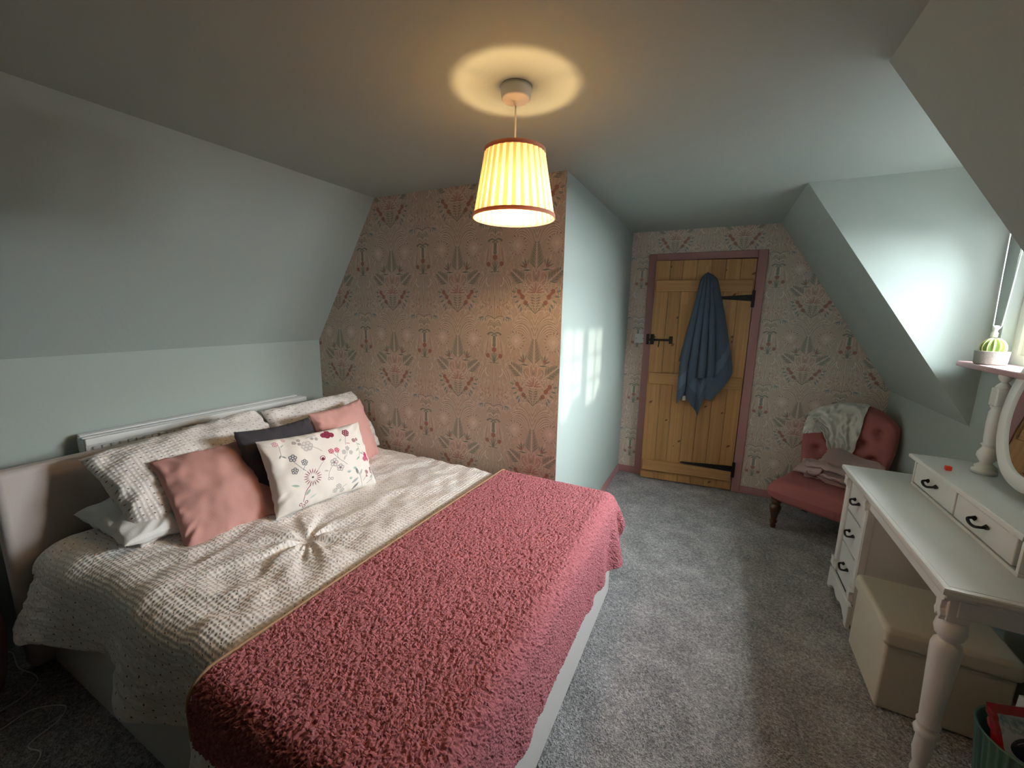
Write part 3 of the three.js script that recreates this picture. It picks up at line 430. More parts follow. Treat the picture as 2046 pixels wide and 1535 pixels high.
// duvet: an analytic drape over the mattress
{
  const x0 = BX0 + 0.06, x1 = BX1 - 0.005, far = BZ0 + 0.005, near = BZ1 + 0.01, R = 0.105, cx = 1.27, cz = -0.70;
  const top = (x, z) => {
    const dx = x - cx, dz = z - cz, r = Math.hypot(dx, dz), a = Math.atan2(dz, dx), k = 1 - sstep(x, 1.46, 1.62);
    let h = BT + 0.012 - 0.010 * sstep(x, 1.46, 1.62) + 0.008 * n2(x * 1.6, z * 1.6);
    h += k * (0.020 * Math.exp(-r / 0.20) * Math.sin(a * 7 + 1.2 * n2(a * 2, r * 4)) * sstep(r, 0.01, 0.08) - 0.014 * Math.exp(-r * r / 0.0016));
    const d = (x - 0.9) * 0.50 + (z + 0.5) * 0.86, e = (x - 0.9) * 0.86 - (z + 0.5) * 0.50;     // folds that run towards the gathered spot
    h += k * 0.010 * Math.pow(0.5 + 0.5 * Math.sin(d * 46 + 2.2 * n2(e * 1.5, d * 2)), 2) * sstep(n2(e * 1.3 + 4, d * 1.3), -0.2, 0.7);
    h += k * 0.006 * Math.sin(x * 30 + 3 * n2(x * 2, z * 3)) * sstep(n2(x * 2 + 9, z * 1.4), 0, 0.8);
    h += k * 0.005 * n2(x * 9, z * 7);
    return h;
  };
  const drop = 0.225, len = (near - R) - far + R * Math.PI / 2 + drop;
  const g = shell(380, 380, (u, v) => {
    const x = lerp(x0, x1, u), s = (1 - v) * len, flat = near - R - far, hemY = 0.045 * Math.sin(x * 5 + 0.6) + 0.03 * n2(x * 3, 2);
    const lift = 0.05 * (1 - sstep(x, 0.36, 0.75)), yT = (z) => top(x, z) - 0.05 * (1 - sstep(x, x0, x0 + 0.09)) * 0.4;
    if (s < flat) { const z = far + s; return V(x, yT(z) - 0.05 * Math.pow(1 - sstep(s, 0, 0.09), 2) - 0.05 * Math.pow(sstep(x, 2.2, 2.31), 2), z); }
    const q = s - flat, arc = R * Math.PI / 2, yy = yT(near - R) - 0.05 * Math.pow(sstep(x, 2.2, 2.31), 2);
    if (q < arc) { const a = q / R; return V(x, yy - R * (1 - Math.cos(a)), near - R + R * Math.sin(a) + 0.03 * Math.sin(a) * (1 - sstep(x, 0.35, 0.95)) + 0.012 * Math.sin(x * 11 + 1) * a / 1.57); }
    const d = (q - arc) / drop, w = 0.012 + 0.020 * d;
    return V(x - 0.05 * d * (1 - sstep(x, 0.3, 0.8)), yy - R - (q - arc) * (0.86 + hemY * 1.6), near + 0.012 * Math.sin(x * 11 + 1) + 0.032 * d + 0.06 * (0.35 + 0.65 * d) * (1 - sstep(x, 0.35, 0.95)) + w * Math.sin(x * 13 + 1.3 * Math.sin(x * 4)) * d + 0.006 * n2(x * 8, d * 4));
  }, 0.02, (u, v) => [u * (x1 - x0), v * len]);
  tag(obj('duvet', g, M.linen), 'white puckered duvet with rows of tiny dark dashes, spread over the bed', 'duvet');
}
// throw: a small cloth simulation over the foot of the bed
{
  const LX = 0.97, LZ = 1.88, nx = 58, nz = 100, hx = LX / nx, hz = LZ / nz, id = (i, j) => j * (nx + 1) + i, N = (nx + 1) * (nz + 1);
  const P = new Float32Array(N * 3), Q = new Float32Array(N * 3);
  for (let j = 0; j <= nz; j++) for (let i = 0; i <= nx; i++) { const k = id(i, j) * 3, sk = -0.04 * (j / nz); P[k] = 1.585 + sk + i * hx; P[k + 1] = 0.625 + 0.0015 * n2(i * 0.3, j * 0.3); P[k + 2] = -1.855 + j * hz; }
  Q.set(P);
  const C = [];
  const link = (a, b, w) => C.push([a, b, Math.hypot(P[a * 3] - P[b * 3], P[a * 3 + 2] - P[b * 3 + 2]), w]);
  for (let j = 0; j <= nz; j++) for (let i = 0; i <= nx; i++) {
    if (i < nx) link(id(i, j), id(i + 1, j), 1); if (j < nz) link(id(i, j), id(i, j + 1), 1);
    if (i < nx && j < nz) { link(id(i, j), id(i + 1, j + 1), 0.5); link(id(i + 1, j), id(i, j + 1), 0.5); }
    if (i < nx - 3) link(id(i, j), id(i + 4, j), 0.10); if (j < nz - 3) link(id(i, j), id(i, j + 4), 0.10);
  }
  const mx = (BX0 + BX1 + 0.005) / 2, mz = (BZ0 + BZ1 + 0.055) / 2 , bxh = (BX1 + 0.005 - BX0) / 2 + 0.008, bzh = (BZ1 + 0.055 - BZ0) / 2 + 0.004, byh = 0.4, my = 0.598 - byh, R = 0.06;
  for (let step = 0; step < 210; step++) {
    for (let k = 0; k < N; k++) for (let c = 0; c < 3; c++) { const o = k * 3 + c, v = (P[o] - Q[o]) * 0.965; Q[o] = P[o]; P[o] += v + (c === 1 ? -9.8 * 0.00009 : 0); }
    for (let it = 0; it < 14; it++) for (const [a, b, L, w] of C) {
      const A = a * 3, B = b * 3, dx = P[B] - P[A], dy = P[B + 1] - P[A + 1], dz = P[B + 2] - P[A + 2], d = Math.hypot(dx, dy, dz) || 1e-6, f = (d - L) / d * 0.5 * w;
      P[A] += dx * f; P[A + 1] += dy * f; P[A + 2] += dz * f; P[B] -= dx * f; P[B + 1] -= dy * f; P[B + 2] -= dz * f;
    }
    for (let k = 0; k < N; k++) {
      const o = k * 3, x = P[o] - mx, y = P[o + 1] - my, z = P[o + 2] - mz;
      const qx = Math.abs(x) - bxh + R, qy = Math.abs(y) - byh + R, qz = Math.abs(z) - bzh + R, ex = Math.max(qx, 0), ey = Math.max(qy, 0), ez = Math.max(qz, 0), l = Math.hypot(ex, ey, ez), d = l + Math.min(Math.max(qx, qy, qz), 0) - R;
      if (d < 0.010) {
        let gx, gy, gz; if (l > 1e-6) { gx = ex / l * Math.sign(x); gy = ey / l * Math.sign(y); gz = ez / l * Math.sign(z); } else if (qy >= qx && qy >= qz) [gx, gy, gz] = [0, 1, 0]; else if (qx > qz) [gx, gy, gz] = [Math.sign(x), 0, 0]; else [gx, gy, gz] = [0, 0, Math.sign(z)];
        const m = 0.010 - d; P[o] += gx * m; P[o + 1] += gy * m; P[o + 2] += gz * m;
        const fr = 0.97; Q[o] += (P[o] - Q[o]) * fr; Q[o + 1] += (P[o + 1] - Q[o + 1]) * fr; Q[o + 2] += (P[o + 2] - Q[o + 2]) * fr;
      }
      if (P[o + 1] < 0.012) { P[o + 1] = 0.012; Q[o] = P[o]; Q[o + 2] = P[o + 2]; }
      if (P[o] < XC + 0.02 && P[o + 2] < ZA + 0.02) P[o + 2] = ZA + 0.02;
    }
  }
  const cr = (a, b, c, d, t) => 0.5 * (2 * b + (c - a) * t + (2 * a - 5 * b + 4 * c - d) * t * t + (3 * b - a - 3 * c + d) * t * t * t);
  const smp = (u, v) => { const x = u * nx, z = v * nz, i = Math.min(Math.floor(x), nx - 1), j = Math.min(Math.floor(z), nz - 1), fx = x - i, fz = z - j, out = [0, 0, 0]; for (let c = 0; c < 3; c++) { const r = []; for (let b = -1; b < 3; b++) { const jj = clamp(j + b, 0, nz), g = (a) => P[id(clamp(i + a, 0, nx), jj) * 3 + c]; r.push(cr(g(-1), g(0), g(1), g(2), fx)); } out[c] = cr(...r, fz); } return V(...out); };
  const curl = (u, v) => {   // sherpa: short curved ridges, elongated across the bed
    const x = u * LX, z = v * LZ, wx = x + 0.008 * n2(x * 40, z * 40), wz = z + 0.008 * n2(x * 40 + 30, z * 40);
    const a = n2(wx * 40, wz * 54), b = n2(wx * 90 + 7, wz * 105);
    return 0.0078 * Math.pow(sstep(Math.abs(a), 0.0, 0.42), 0.8) - 0.004 + 0.0015 * b;
  };
  const g = shell(330, 540, (u, v) => { const uu = clamp(u + 0.004 * n2(v * 40, 3) * (u > 0.9 || u < 0.1 ? 1 : 0), 0, 1); return smp(uu, 1 - v); }, 0.016, (u, v) => [u * LX, v * LZ], curl);
  const th = obj('throw_blanket', g, M.sherpa), edge = []; for (let k = 0; k <= 60; k++) { const q = smp(0.002, 0.01 + 0.98 * k / 60); edge.push([q.x - 0.004, q.y + 0.004, q.z]); }
  obj('hem_binding', tube(edge, 0.0045, 160, 6), M.binding, th, 'tan hem stitching');
  tag(th, 'dusty rose fleece throw draped across the foot of the bed', 'blanket');
}

// ---------------------------------------------------------------- pillows and cushions
function pillowGeo(w, h, t, o = {}) {
  const n = o.n ?? 56, N = n + 1, pos = [], uv = [], idx = [], sd = o.seed ?? 0, pin = o.pinch ?? 0.07, wr = o.wrinkle ?? 0.006;
  for (const s of [1, -1]) for (let j = 0; j <= n; j++) for (let i = 0; i <= n; i++) {
    const u = i / n * 2 - 1, v = j / n * 2 - 1, U = Math.sin(u * Math.PI / 2) * 0.35 + u * 0.65, W = Math.sin(v * Math.PI / 2) * 0.35 + v * 0.65;
    const px = U * w / 2 * (1 - pin * Math.pow(1 - W * W, 1.2) * Math.pow(Math.abs(U), 3)), py = W * h / 2 * (1 - pin * Math.pow(1 - U * U, 1.2) * Math.pow(Math.abs(W), 3));
    const f = Math.pow(Math.max(0, (1 - U * U) * (1 - W * W)), 0.42), edge = 1 - f;
    let z = s * t / 2 * f;
    const e = Math.min(1, f * 3);
    z += e * s * (wr * n2(px * 7 + sd, py * 7 + s) + wr * 0.8 * n2(px * 15 + sd, py * 13) * (0.3 + edge));
    const ca = Math.atan2(py, px);                                                                          // creases that run in from the edges
    z += e * s * wr * 1.6 * Math.pow(Math.abs(Math.sin(ca * 9 + 2 * n2(ca * 2 + sd, 1))), 3) * sstep(edge, 0.25, 0.75) * (1 - sstep(edge, 0.85, 1));
    const q = [px, py, z]; if (o.bend) o.bend(q);
    pos.push(...q); uv.push((U + 1) / 2 * w, (W + 1) / 2 * h);
  }
  for (let k = 0; k < 2; k++) for (let j = 0; j < n; j++) for (let i = 0; i < n; i++) { const A = k * N * N + j * N + i, B = A + 1, C = A + N + 1, D = A + N; k ? idx.push(A, C, B, A, D, C) : idx.push(A, B, C, A, C, D); }
  const g = new THREE.BufferGeometry(); g.setAttribute('position', new THREE.Float32BufferAttribute(pos, 3)); g.setAttribute('uv', new THREE.Float32BufferAttribute(uv, 2)); g.setIndex(idx); g.computeVertexNormals(); return g;
}
// stand a cushion by three corners: top left, bottom right, bottom left (as seen from its front)
function pose(m, TL, BR, BL, back = 0) {
  const bl = V(...BL), r = V(...BR).sub(bl), u = V(...TL).sub(bl), ctr = bl.clone().addScaledVector(r, 0.5).addScaledVector(u, 0.5); r.normalize(); const nn = r.clone().cross(u).normalize(), uu = nn.clone().cross(r);
  m.matrix.makeBasis(r, uu, nn).setPosition(ctr.addScaledVector(nn, -back)); m.matrix.decompose(m.position, m.quaternion, m.scale); return m;
}
tag(pose(obj('pillow', pillowGeo(0.70, 0.46, 0.15, { seed: 31, pinch: 0.03 }), M.plainLinen), [0.36, 0.655, -0.30], [0.80, 0.645, -0.98], [0.80, 0.645, -0.30]), 'plain white pillow lying flat under the spotted pillow', 'pillow');
tag(pose(obj('pillow', pillowGeo(0.74, 0.46, 0.21, { seed: 3, pinch: 0.04, wrinkle: 0.008, bend: (q) => { q[2] -= 0.25 * q[1] * q[1]; } }), M.linen), [0.50, 0.872, -0.33], [0.69, 0.70, -1.065], [0.73, 0.655, -0.335]), 'large spotted white pillow leaning on the headboard beside the plain pillow', 'pillow');
tag(pose(obj('pillow', pillowGeo(0.66, 0.44, 0.17, { seed: 8, pinch: 0.04, wrinkle: 0.008, bend: (q) => { q[2] -= 0.3 * q[1] * q[1]; } }), M.linen), [0.445, 0.905, -1.09], [0.63, 0.645, -1.735], [0.63, 0.64, -1.09]), 'spotted white pillow propped against the papered wall end of the headboard', 'pillow');
tag(pose(obj('cushion', pillowGeo(0.42, 0.44, 0.16, { seed: 12, wrinkle: 0.008 }), M.pinkCushion), [0.655, 0.875, -0.462], [0.98, 0.607, -0.84], [0.915, 0.590, -0.440], 0.02), 'dusty pink velvet cushion leaning on the large spotted pillow', 'cushion');
tag(pose(obj('cushion', pillowGeo(0.42, 0.42, 0.13, { seed: 17 }), M.darkCushion), [0.815, 0.962, -0.735], [0.92, 0.585, -1.14], [0.965, 0.615, -0.725], 0.04), 'charcoal grey cushion tucked behind the flowered cushion', 'cushion');
tag(pose(obj('cushion', pillowGeo(0.43, 0.40, 0.15, { seed: 23, wrinkle: 0.007 }), M.pinkCushion), [0.745, 0.945, -1.16], [0.795, 0.598, -1.60], [0.865, 0.598, -1.18], 0.02), 'dusty pink cushion beside the papered wall, behind the flowered cushion', 'cushion');
tag(pose(obj('cushion', pillowGeo(0.54, 0.36, 0.15, { seed: 40, wrinkle: 0.006, n: 72 }), M.floral), [0.905, 0.930, -0.742], [1.105, 0.590, -1.255], [1.05, 0.618, -0.705], 0.0), 'white cushion embroidered with crimson and grey flowers', 'cushion');

// ---------------------------------------------------------------- towel on the door
{
  const t = thing('towel', 'blue grey bath towel hanging in folds from the door hook', 'towel', [2.938, 0.012, ZD + 0.022], 0.10);
  const col = (g, f) => { const p = g.attributes.position, uv = g.attributes.uv, c = new Float32Array(p.count * 3); for (let i = 0; i < p.count; i++) { const b = f(uv.getX(i), uv.getY(i)); const q = b ? [0.15, 0.20, 0.28] : [0.10, 0.135, 0.19]; c.set(q, i * 3); } g.setAttribute('color', new THREE.BufferAttribute(c, 3)); return g; };
  // sheet(u 0..1 left to right, v 0..1 top to hem); local door coordinates
  const apex = [-0.355, 1.865];
  const sheet = (xl, xr, hem, depth, folds, amp, ph) => (u, v) => {
    v = Math.pow(v, 1.5); const y = lerp(apex[1], hem(u), v), a = clamp((apex[1] - y) / 1.21, 0, 1), w = Math.min(1, 0.25 * Math.sqrt(1 - (1 - Math.min(a / 0.05, 1)) ** 2) + 1.36 * a - 0.30 * a * a);
    const c = u * 2 - 1, x = apex[0] + lerp(xl - apex[0], xr - apex[0], u) * w, f = Math.cos((u * folds + ph) * 2 * Math.PI), round = Math.sqrt(Math.max(0, 1 - c * c)), cap = Math.sqrt(Math.min(1, a / 0.06));
    const k = Math.min(1, a * 4 + 0.08);
    return V(x + 0.012 * Math.sin((u * folds + ph) * 2 * Math.PI) * k, y - 0.03 * (1 - cap) * (1 - round), 0.036 + depth * (0.2 + 0.8 * round) * (0.25 + 0.75 * cap) + amp * Math.sign(f) * Math.pow(Math.abs(f), 0.6) * k);
  };
  const piece = (name, fn, nu, nv, band, lab) => obj(name, (() => { const g = shell(nu, nv, (u, v) => fn(u, 1 - v), 0.008, (u, v) => [u, 1 - v]); col(g, band); const uv = g.attributes.uv; for (let i = 0; i < uv.count; i++) uv.setXY(i, uv.getX(i) * 0.7, uv.getY(i) * 1.1); return g; })(), M.towel, t, lab);
  const hemF = (pts) => (u) => { for (let i = 1; i < pts.length; i++) if (u <= pts[i][0]) { const [a, b] = [pts[i - 1], pts[i]], q = (u - a[0]) / (b[0] - a[0]); return lerp(a[1], b[1], q); } return pts.at(-1)[1]; };
  piece('back_fold', sheet(-0.535, -0.36, hemF([[0, 1.12], [1, 1.13]]), 0.025, 1.2, 0.006, 0.3), 40, 60, (u, v) => v > 0.78 && v < 0.87);
  piece('right_fold', sheet(-0.40, -0.095, hemF([[0, 0.98], [0.35, 0.83], [0.55, 0.80], [1, 1.04]]), 0.04, 1.3, 0.008, 0.15), 60, 80, (u, v) => v > 0.80 + 0.12 * (0.6 - u) && v < 0.87 + 0.12 * (0.6 - u));
  piece('inner_fold', sheet(-0.45, -0.27, hemF([[0, 0.86], [0.35, 0.74], [0.72, 0.655], [1, 0.86]]), 0.045, 1.4, 0.01, 0.6), 50, 80, (u, v) => v > 0.84 && v < 0.92);
  piece('front_fold', sheet(-0.512, -0.20, hemF([[0, 0.765], [0.06, 0.75], [0.20, 0.88], [0.36, 0.99], [0.66, 1.0], [0.67, 1.015], [1, 1.0]]), 0.075, 4.4, 0.019, 0.45), 150, 110, (u, v) => u < 0.24 && v > 0.86 && v < 0.935);
  const lb = obj('care_label', rbx(-0.46, -0.435, 0.785, 0.825, 0.075, 0.077, 0.0008), M.plastic, t, 'small white care label'); lb.rotation.z = 0;
}
{
  const t = thing('light_switch', 'white square light switch beside the door frame', 'switch', [2.068, 1.31, ZD]);
  obj('plate', rbx(-0.043, 0.043, -0.043, 0.043, 0, 0.009, 0.003), M.plastic, t);
  obj('rocker', rbx(-0.011, 0.011, -0.018, 0.018, 0.008, 0.013, 0.002), M.plastic, t);
  for (const s of [-1, 1]) { const g = new THREE.CylinderGeometry(0.004, 0.004, 0.002, 12); g.rotateX(Math.PI / 2); g.translate(s * 0.03, 0, 0.0095); obj('screw', g, M.iron, t); }
}

// ---------------------------------------------------------------- nursing chair
const chairAt = [3.53, 0, -3.15], chairTurn = -0.47;
const CW = 0.255;
function backPoint(s, t, out = 0) {          // chair back in chair space: x across, z towards its front
  const w = CW * (0.86 + 0.20 * Math.sin(Math.min(t, 1) * 2.2)), round = Math.pow(Math.abs(s), 2.6), y = 0.33 + 0.58 * t - 0.11 * round * t * t - 0.0;
  const lean = -0.20 - 0.14 * t, curve = 0.09 * s * s;
  let dim = 0; for (const [bs, bt] of BUT) { const d2 = ((s - bs) * CW) ** 2 + ((t - bt) * 0.58) ** 2; dim += 0.060 * Math.exp(-d2 / 0.0008); }
  const puff = 0.07 * Math.sqrt(Math.max(0, 1 - Math.pow(Math.abs(s), 5))) * Math.sqrt(Math.max(0, 1 - Math.pow(clamp(2 * t - 1, -1, 1), 8)));
  const dia = 0.011 * (Math.abs(Math.sin((s * CW / 0.19 + (t * 0.58) / 0.26) * Math.PI)) + Math.abs(Math.sin((s * CW / 0.19 - (t * 0.58) / 0.26) * Math.PI)));
  return V(s * w, y, lean + curve + puff + (out ? 0 : dia - dim) * Math.min(1, puff * 20) + out);
}
const BUT = [[-0.62, 0.78], [0, 0.78], [0.62, 0.74], [-0.32, 0.56], [0.32, 0.56], [0, 0.34], [0.62, 0.40], [-0.62, 0.40], [0.32, 0.2]];
{
  const t = thing('nursing_chair', 'low rose pink buttoned chair with turned wooden legs', 'chair', chairAt, chairTurn);
  // back: front and rear skins
  const n = 60, m = 48, pos = [], idx = [], uv = [];
  for (const f of [1, 0]) for (let j = 0; j <= m; j++) for (let i = 0; i <= n; i++) { const s = i / n * 2 - 1, q = j / m, p = backPoint(s, q); if (!f) { p.z = -0.20 - 0.14 * q + 0.09 * s * s - 0.035 * Math.sqrt(Math.max(0, 1 - Math.pow(Math.abs(s), 5))) * Math.sqrt(Math.max(0, 1 - Math.pow(Math.abs(2 * q - 1), 8))); } pos.push(p.x, p.y, p.z); uv.push(s * CW, q * 0.58); }
  const N = (n + 1) * (m + 1); for (let k = 0; k < 2; k++) for (let j = 0; j < m; j++) for (let i = 0; i < n; i++) { const A = k * N + j * (n + 1) + i, B = A + 1, C = A + n + 2, D = A + n + 1; k ? idx.push(A, C, B, A, D, C) : idx.push(A, B, C, A, C, D); }
  const g = new THREE.BufferGeometry(); g.setAttribute('position', new THREE.Float32BufferAttribute(pos, 3)); g.setAttribute('uv', new THREE.Float32BufferAttribute(uv, 2)); g.setIndex(idx); g.computeVertexNormals();
  const bk = obj('backrest', g, M.chairPink, t);
  for (const [s, q] of BUT) { const p = backPoint(s, q), b = new THREE.SphereGeometry(0.011, 12, 8); b.scale(1, 1, 0.5); b.translate(p.x, p.y, p.z + 0.002); obj('button', b, M.chairPink, bk); }
  // seat: crowned cushion, wider in front, with a raised roll up its sides
  const sp = [], si = [], su = [], a = 48, b = 48;
  for (const f of [1, 0]) for (let j = 0; j <= b; j++) for (let i = 0; i <= a; i++) {
    const u = i / a * 2 - 1, v = j / b * 2 - 1, U = Math.sin(u * Math.PI / 2) * 0.5 + u * 0.5, W = Math.sin(v * Math.PI / 2) * 0.5 + v * 0.5;
    const front = (W + 1) / 2, x = U * lerp(0.255, 0.295, front), z = -0.27 + front * 0.56 + 0.02 * (1 - U * U) * (front > 0.5 ? 1 : 0) * (front - 0.5) * 2;
    const e = Math.pow(Math.max(0, (1 - Math.pow(U, 8)) * (1 - Math.pow(W, 8))), 0.35), side = 0.05 * Math.pow(Math.abs(U), 3) * sstep(1 - front, 0.25, 0.9);
    sp.push(x, f ? 0.295 + side * e + e * (0.085 + 0.022 * (1 - U * U)) : 0.295 - 0.085 * e, z); su.push(x, z);
  }
  const SN = (a + 1) * (b + 1); for (let k = 0; k < 2; k++) for (let j = 0; j < b; j++) for (let i = 0; i < a; i++) { const A = k * SN + j * (a + 1) + i, B = A + 1, C = A + a + 2, D = A + a + 1; k ? si.push(A, B, C, A, C, D) : si.push(A, C, B, A, D, C); }
  const sg = new THREE.BufferGeometry(); sg.setAttribute('position', new THREE.Float32BufferAttribute(sp, 3)); sg.setAttribute('uv', new THREE.Float32BufferAttribute(su, 2)); sg.setIndex(si); sg.computeVertexNormals();
  obj('seat', sg, M.chairPink, t);
  const legP0 = [[0.0005, 0], [0.014, 0], [0.016, 0.022], [0.013, 0.028], [0.020, 0.045], [0.020, 0.052], [0.014, 0.06], [0.020, 0.10], [0.031, 0.15], [0.032, 0.168], [0.024, 0.18], [0.020, 0.186], [0.027, 0.196], [0.030, 0.206], [0.026, 0.216], [0.028, 0.226], [0.0005, 0.227]];
  const legP = legP0.map(([r, y]) => [r < 0.001 ? r : r * 1.2, y]);
  for (const s of [-1, 1]) { const q = lathe(legP, 28); q.translate(s * 0.245, 0, 0.23); obj('leg', q, M.chairWood, t, 'turned brown wooden front leg'); }
  for (const s of [-1, 1]) { const q = rbx(-0.018, 0.018, 0, 0.23, -0.018, 0.018, 0.004); q.applyMatrix4(new THREE.Matrix4().makeShear(0, 0, 0, 0, 0, 0)); const p = q.attributes.position; for (let i = 0; i < p.count; i++) p.setZ(i, p.getZ(i) - 0.28 * (0.22 - p.getY(i))); q.translate(s * 0.2, 0, -0.2); obj('leg', q, M.darkWood, t, 'dark raked rear leg'); }
}
// cream top thrown over the chair back
{
  const t = thing('cream_top', 'crumpled cream jersey top draped over the chair back', 'clothing', chairAt, chairTurn);
  const cr = { TL: [-0.98, 0.97], TR: [0.30, 1.10], BR: [0.20, 0.28], BL: [-0.50, 0.60] };
  const g = shell(90, 80, (u, v) => {
    const s0 = lerp(lerp(cr.BL[0], cr.BR[0], u), lerp(cr.TL[0], cr.TR[0], u), v), t0 = lerp(lerp(cr.BL[1], cr.BR[1], u), lerp(cr.TL[1], cr.TR[1], u), v) - 0.10 * Math.sin(u * Math.PI) * (1 - v) + 0.03 * Math.sin(u * 11 + 1) * (1 - v);
    const over = Math.max(0, t0 - 0.97), p = backPoint(clamp(s0, -0.99, 1), Math.min(t0, 0.97), 0.001);
    const d = u * 0.8 + v * 0.55, fold = 0.011 * Math.pow(Math.abs(Math.sin(d * 13 + 2.2 * n2(u * 2, v * 2))), 1.6) + 0.006 * n2(u * 7, v * 7);
    p.z += 0.030 + fold * 1.5 - over * 0.55; p.y += 0.012 * sstep(t0, 0.8, 1) + over * 0.15 + fold * 0.4 * sstep(t0, 0.85, 1); return p;
  }, 0.004, (u, v) => [u * 0.4, v * 0.4]);
  obj('body', g, M.creamCloth, t);
  // folded sleeve on its outer shoulder
  const sl = shell(36, 40, (u, v) => { const s = lerp(-0.99, -0.55, u), q = lerp(0.62, 0.93, v), p = backPoint(s, q, 0.001); p.z += 0.026 + 0.022 * Math.sin(u * Math.PI) * (0.6 + 0.4 * Math.sin(v * 5)) + 0.006 * n2(u * 5, v * 6); return p; }, 0.008, (u, v) => [u * 0.15, v * 0.2]);
  obj('sleeve', sl, M.creamCloth, t);
}
// mauve jumper folded on the seat
{
  const t = thing('folded_jumper', 'mauve pink wool jumper folded on the chair seat', 'clothing', [3.55, 0.385, -3.12], chairTurn);
  const lump = (name, w, h, d, [x, y, z], [rx, ry, rz], sd) => {      // soft boxy bundle
    const g = new THREE.SphereGeometry(1, 56, 40), p = g.attributes.position, f = (q) => Math.sign(q) * Math.pow(Math.abs(q), 0.55);
    for (let i = 0; i < p.count; i++) { const X = f(p.getX(i)), Y = f(p.getY(i)), Z = f(p.getZ(i)), k = 1 + 0.10 * n3(X * 1.3 + sd, Y * 1.3, Z * 1.3) + 0.05 * n3(X * 3 + sd, Y * 3, Z * 3); p.setXYZ(i, X * w * k, Y * h * k + 0.02 * Math.sin(X * 2.2 + sd), Z * d * k); }
    g.computeVertexNormals(); const uv = g.attributes.uv; for (let i = 0; i < uv.count; i++) uv.setXY(i, p.getX(i), p.getZ(i) + p.getY(i));
    const m = obj(name, g, M.mauveCloth, t); m.position.set(x, y, z); m.rotation.set(rx, ry, rz);
  };
  lump('folded_body', 0.165, 0.062, 0.095, [0.06, 0.075, 0.0], [0.32, 0.05, -0.03], 61);
  lump('top_fold', 0.15, 0.030, 0.085, [0.06, 0.135, -0.045], [0.42, 0.02, -0.12], 67);
  lump('side_fold', 0.075, 0.045, 0.075, [-0.125, 0.06, -0.01], [0.3, 0.3, 0.22], 73);
  // rolled front edge and the sleeve that lies across
  const roll = shell(60, 40, (u, v) => { const a = v * 5.4 + 0.6, r = 0.05 * (1 - 0.35 * v), x = lerp(-0.14, 0.20, u); return V(x + 0.01 * n2(v * 3, u), 0.085 + r * Math.sin(a) + 0.006 * n2(u * 6, v * 4), 0.10 + r * Math.cos(a) + 0.012 * n2(u * 3, 2)); }, 0.012, (u, v) => [u * 0.34, v * 0.25]);
  obj('front_roll', roll, M.mauveCloth, t); t.scale.set(1.05, 1.15, 1.1);
  const sl0 = shell(30, 30, (u, v) => { const a = v * Math.PI * 1.7 - 0.6, x = lerp(-0.22, -0.06, u), r = 0.045 + 0.02 * u; return V(x + 0.015 * Math.sin(a), 0.052 + r * Math.sin(a) * 0.8 + 0.03 * u, 0.03 + r * 1.6 * Math.cos(a)); }, 0.012, (u, v) => [u * 0.2, v * 0.3]);
  obj('sleeve', sl0, M.mauveCloth, t);
}

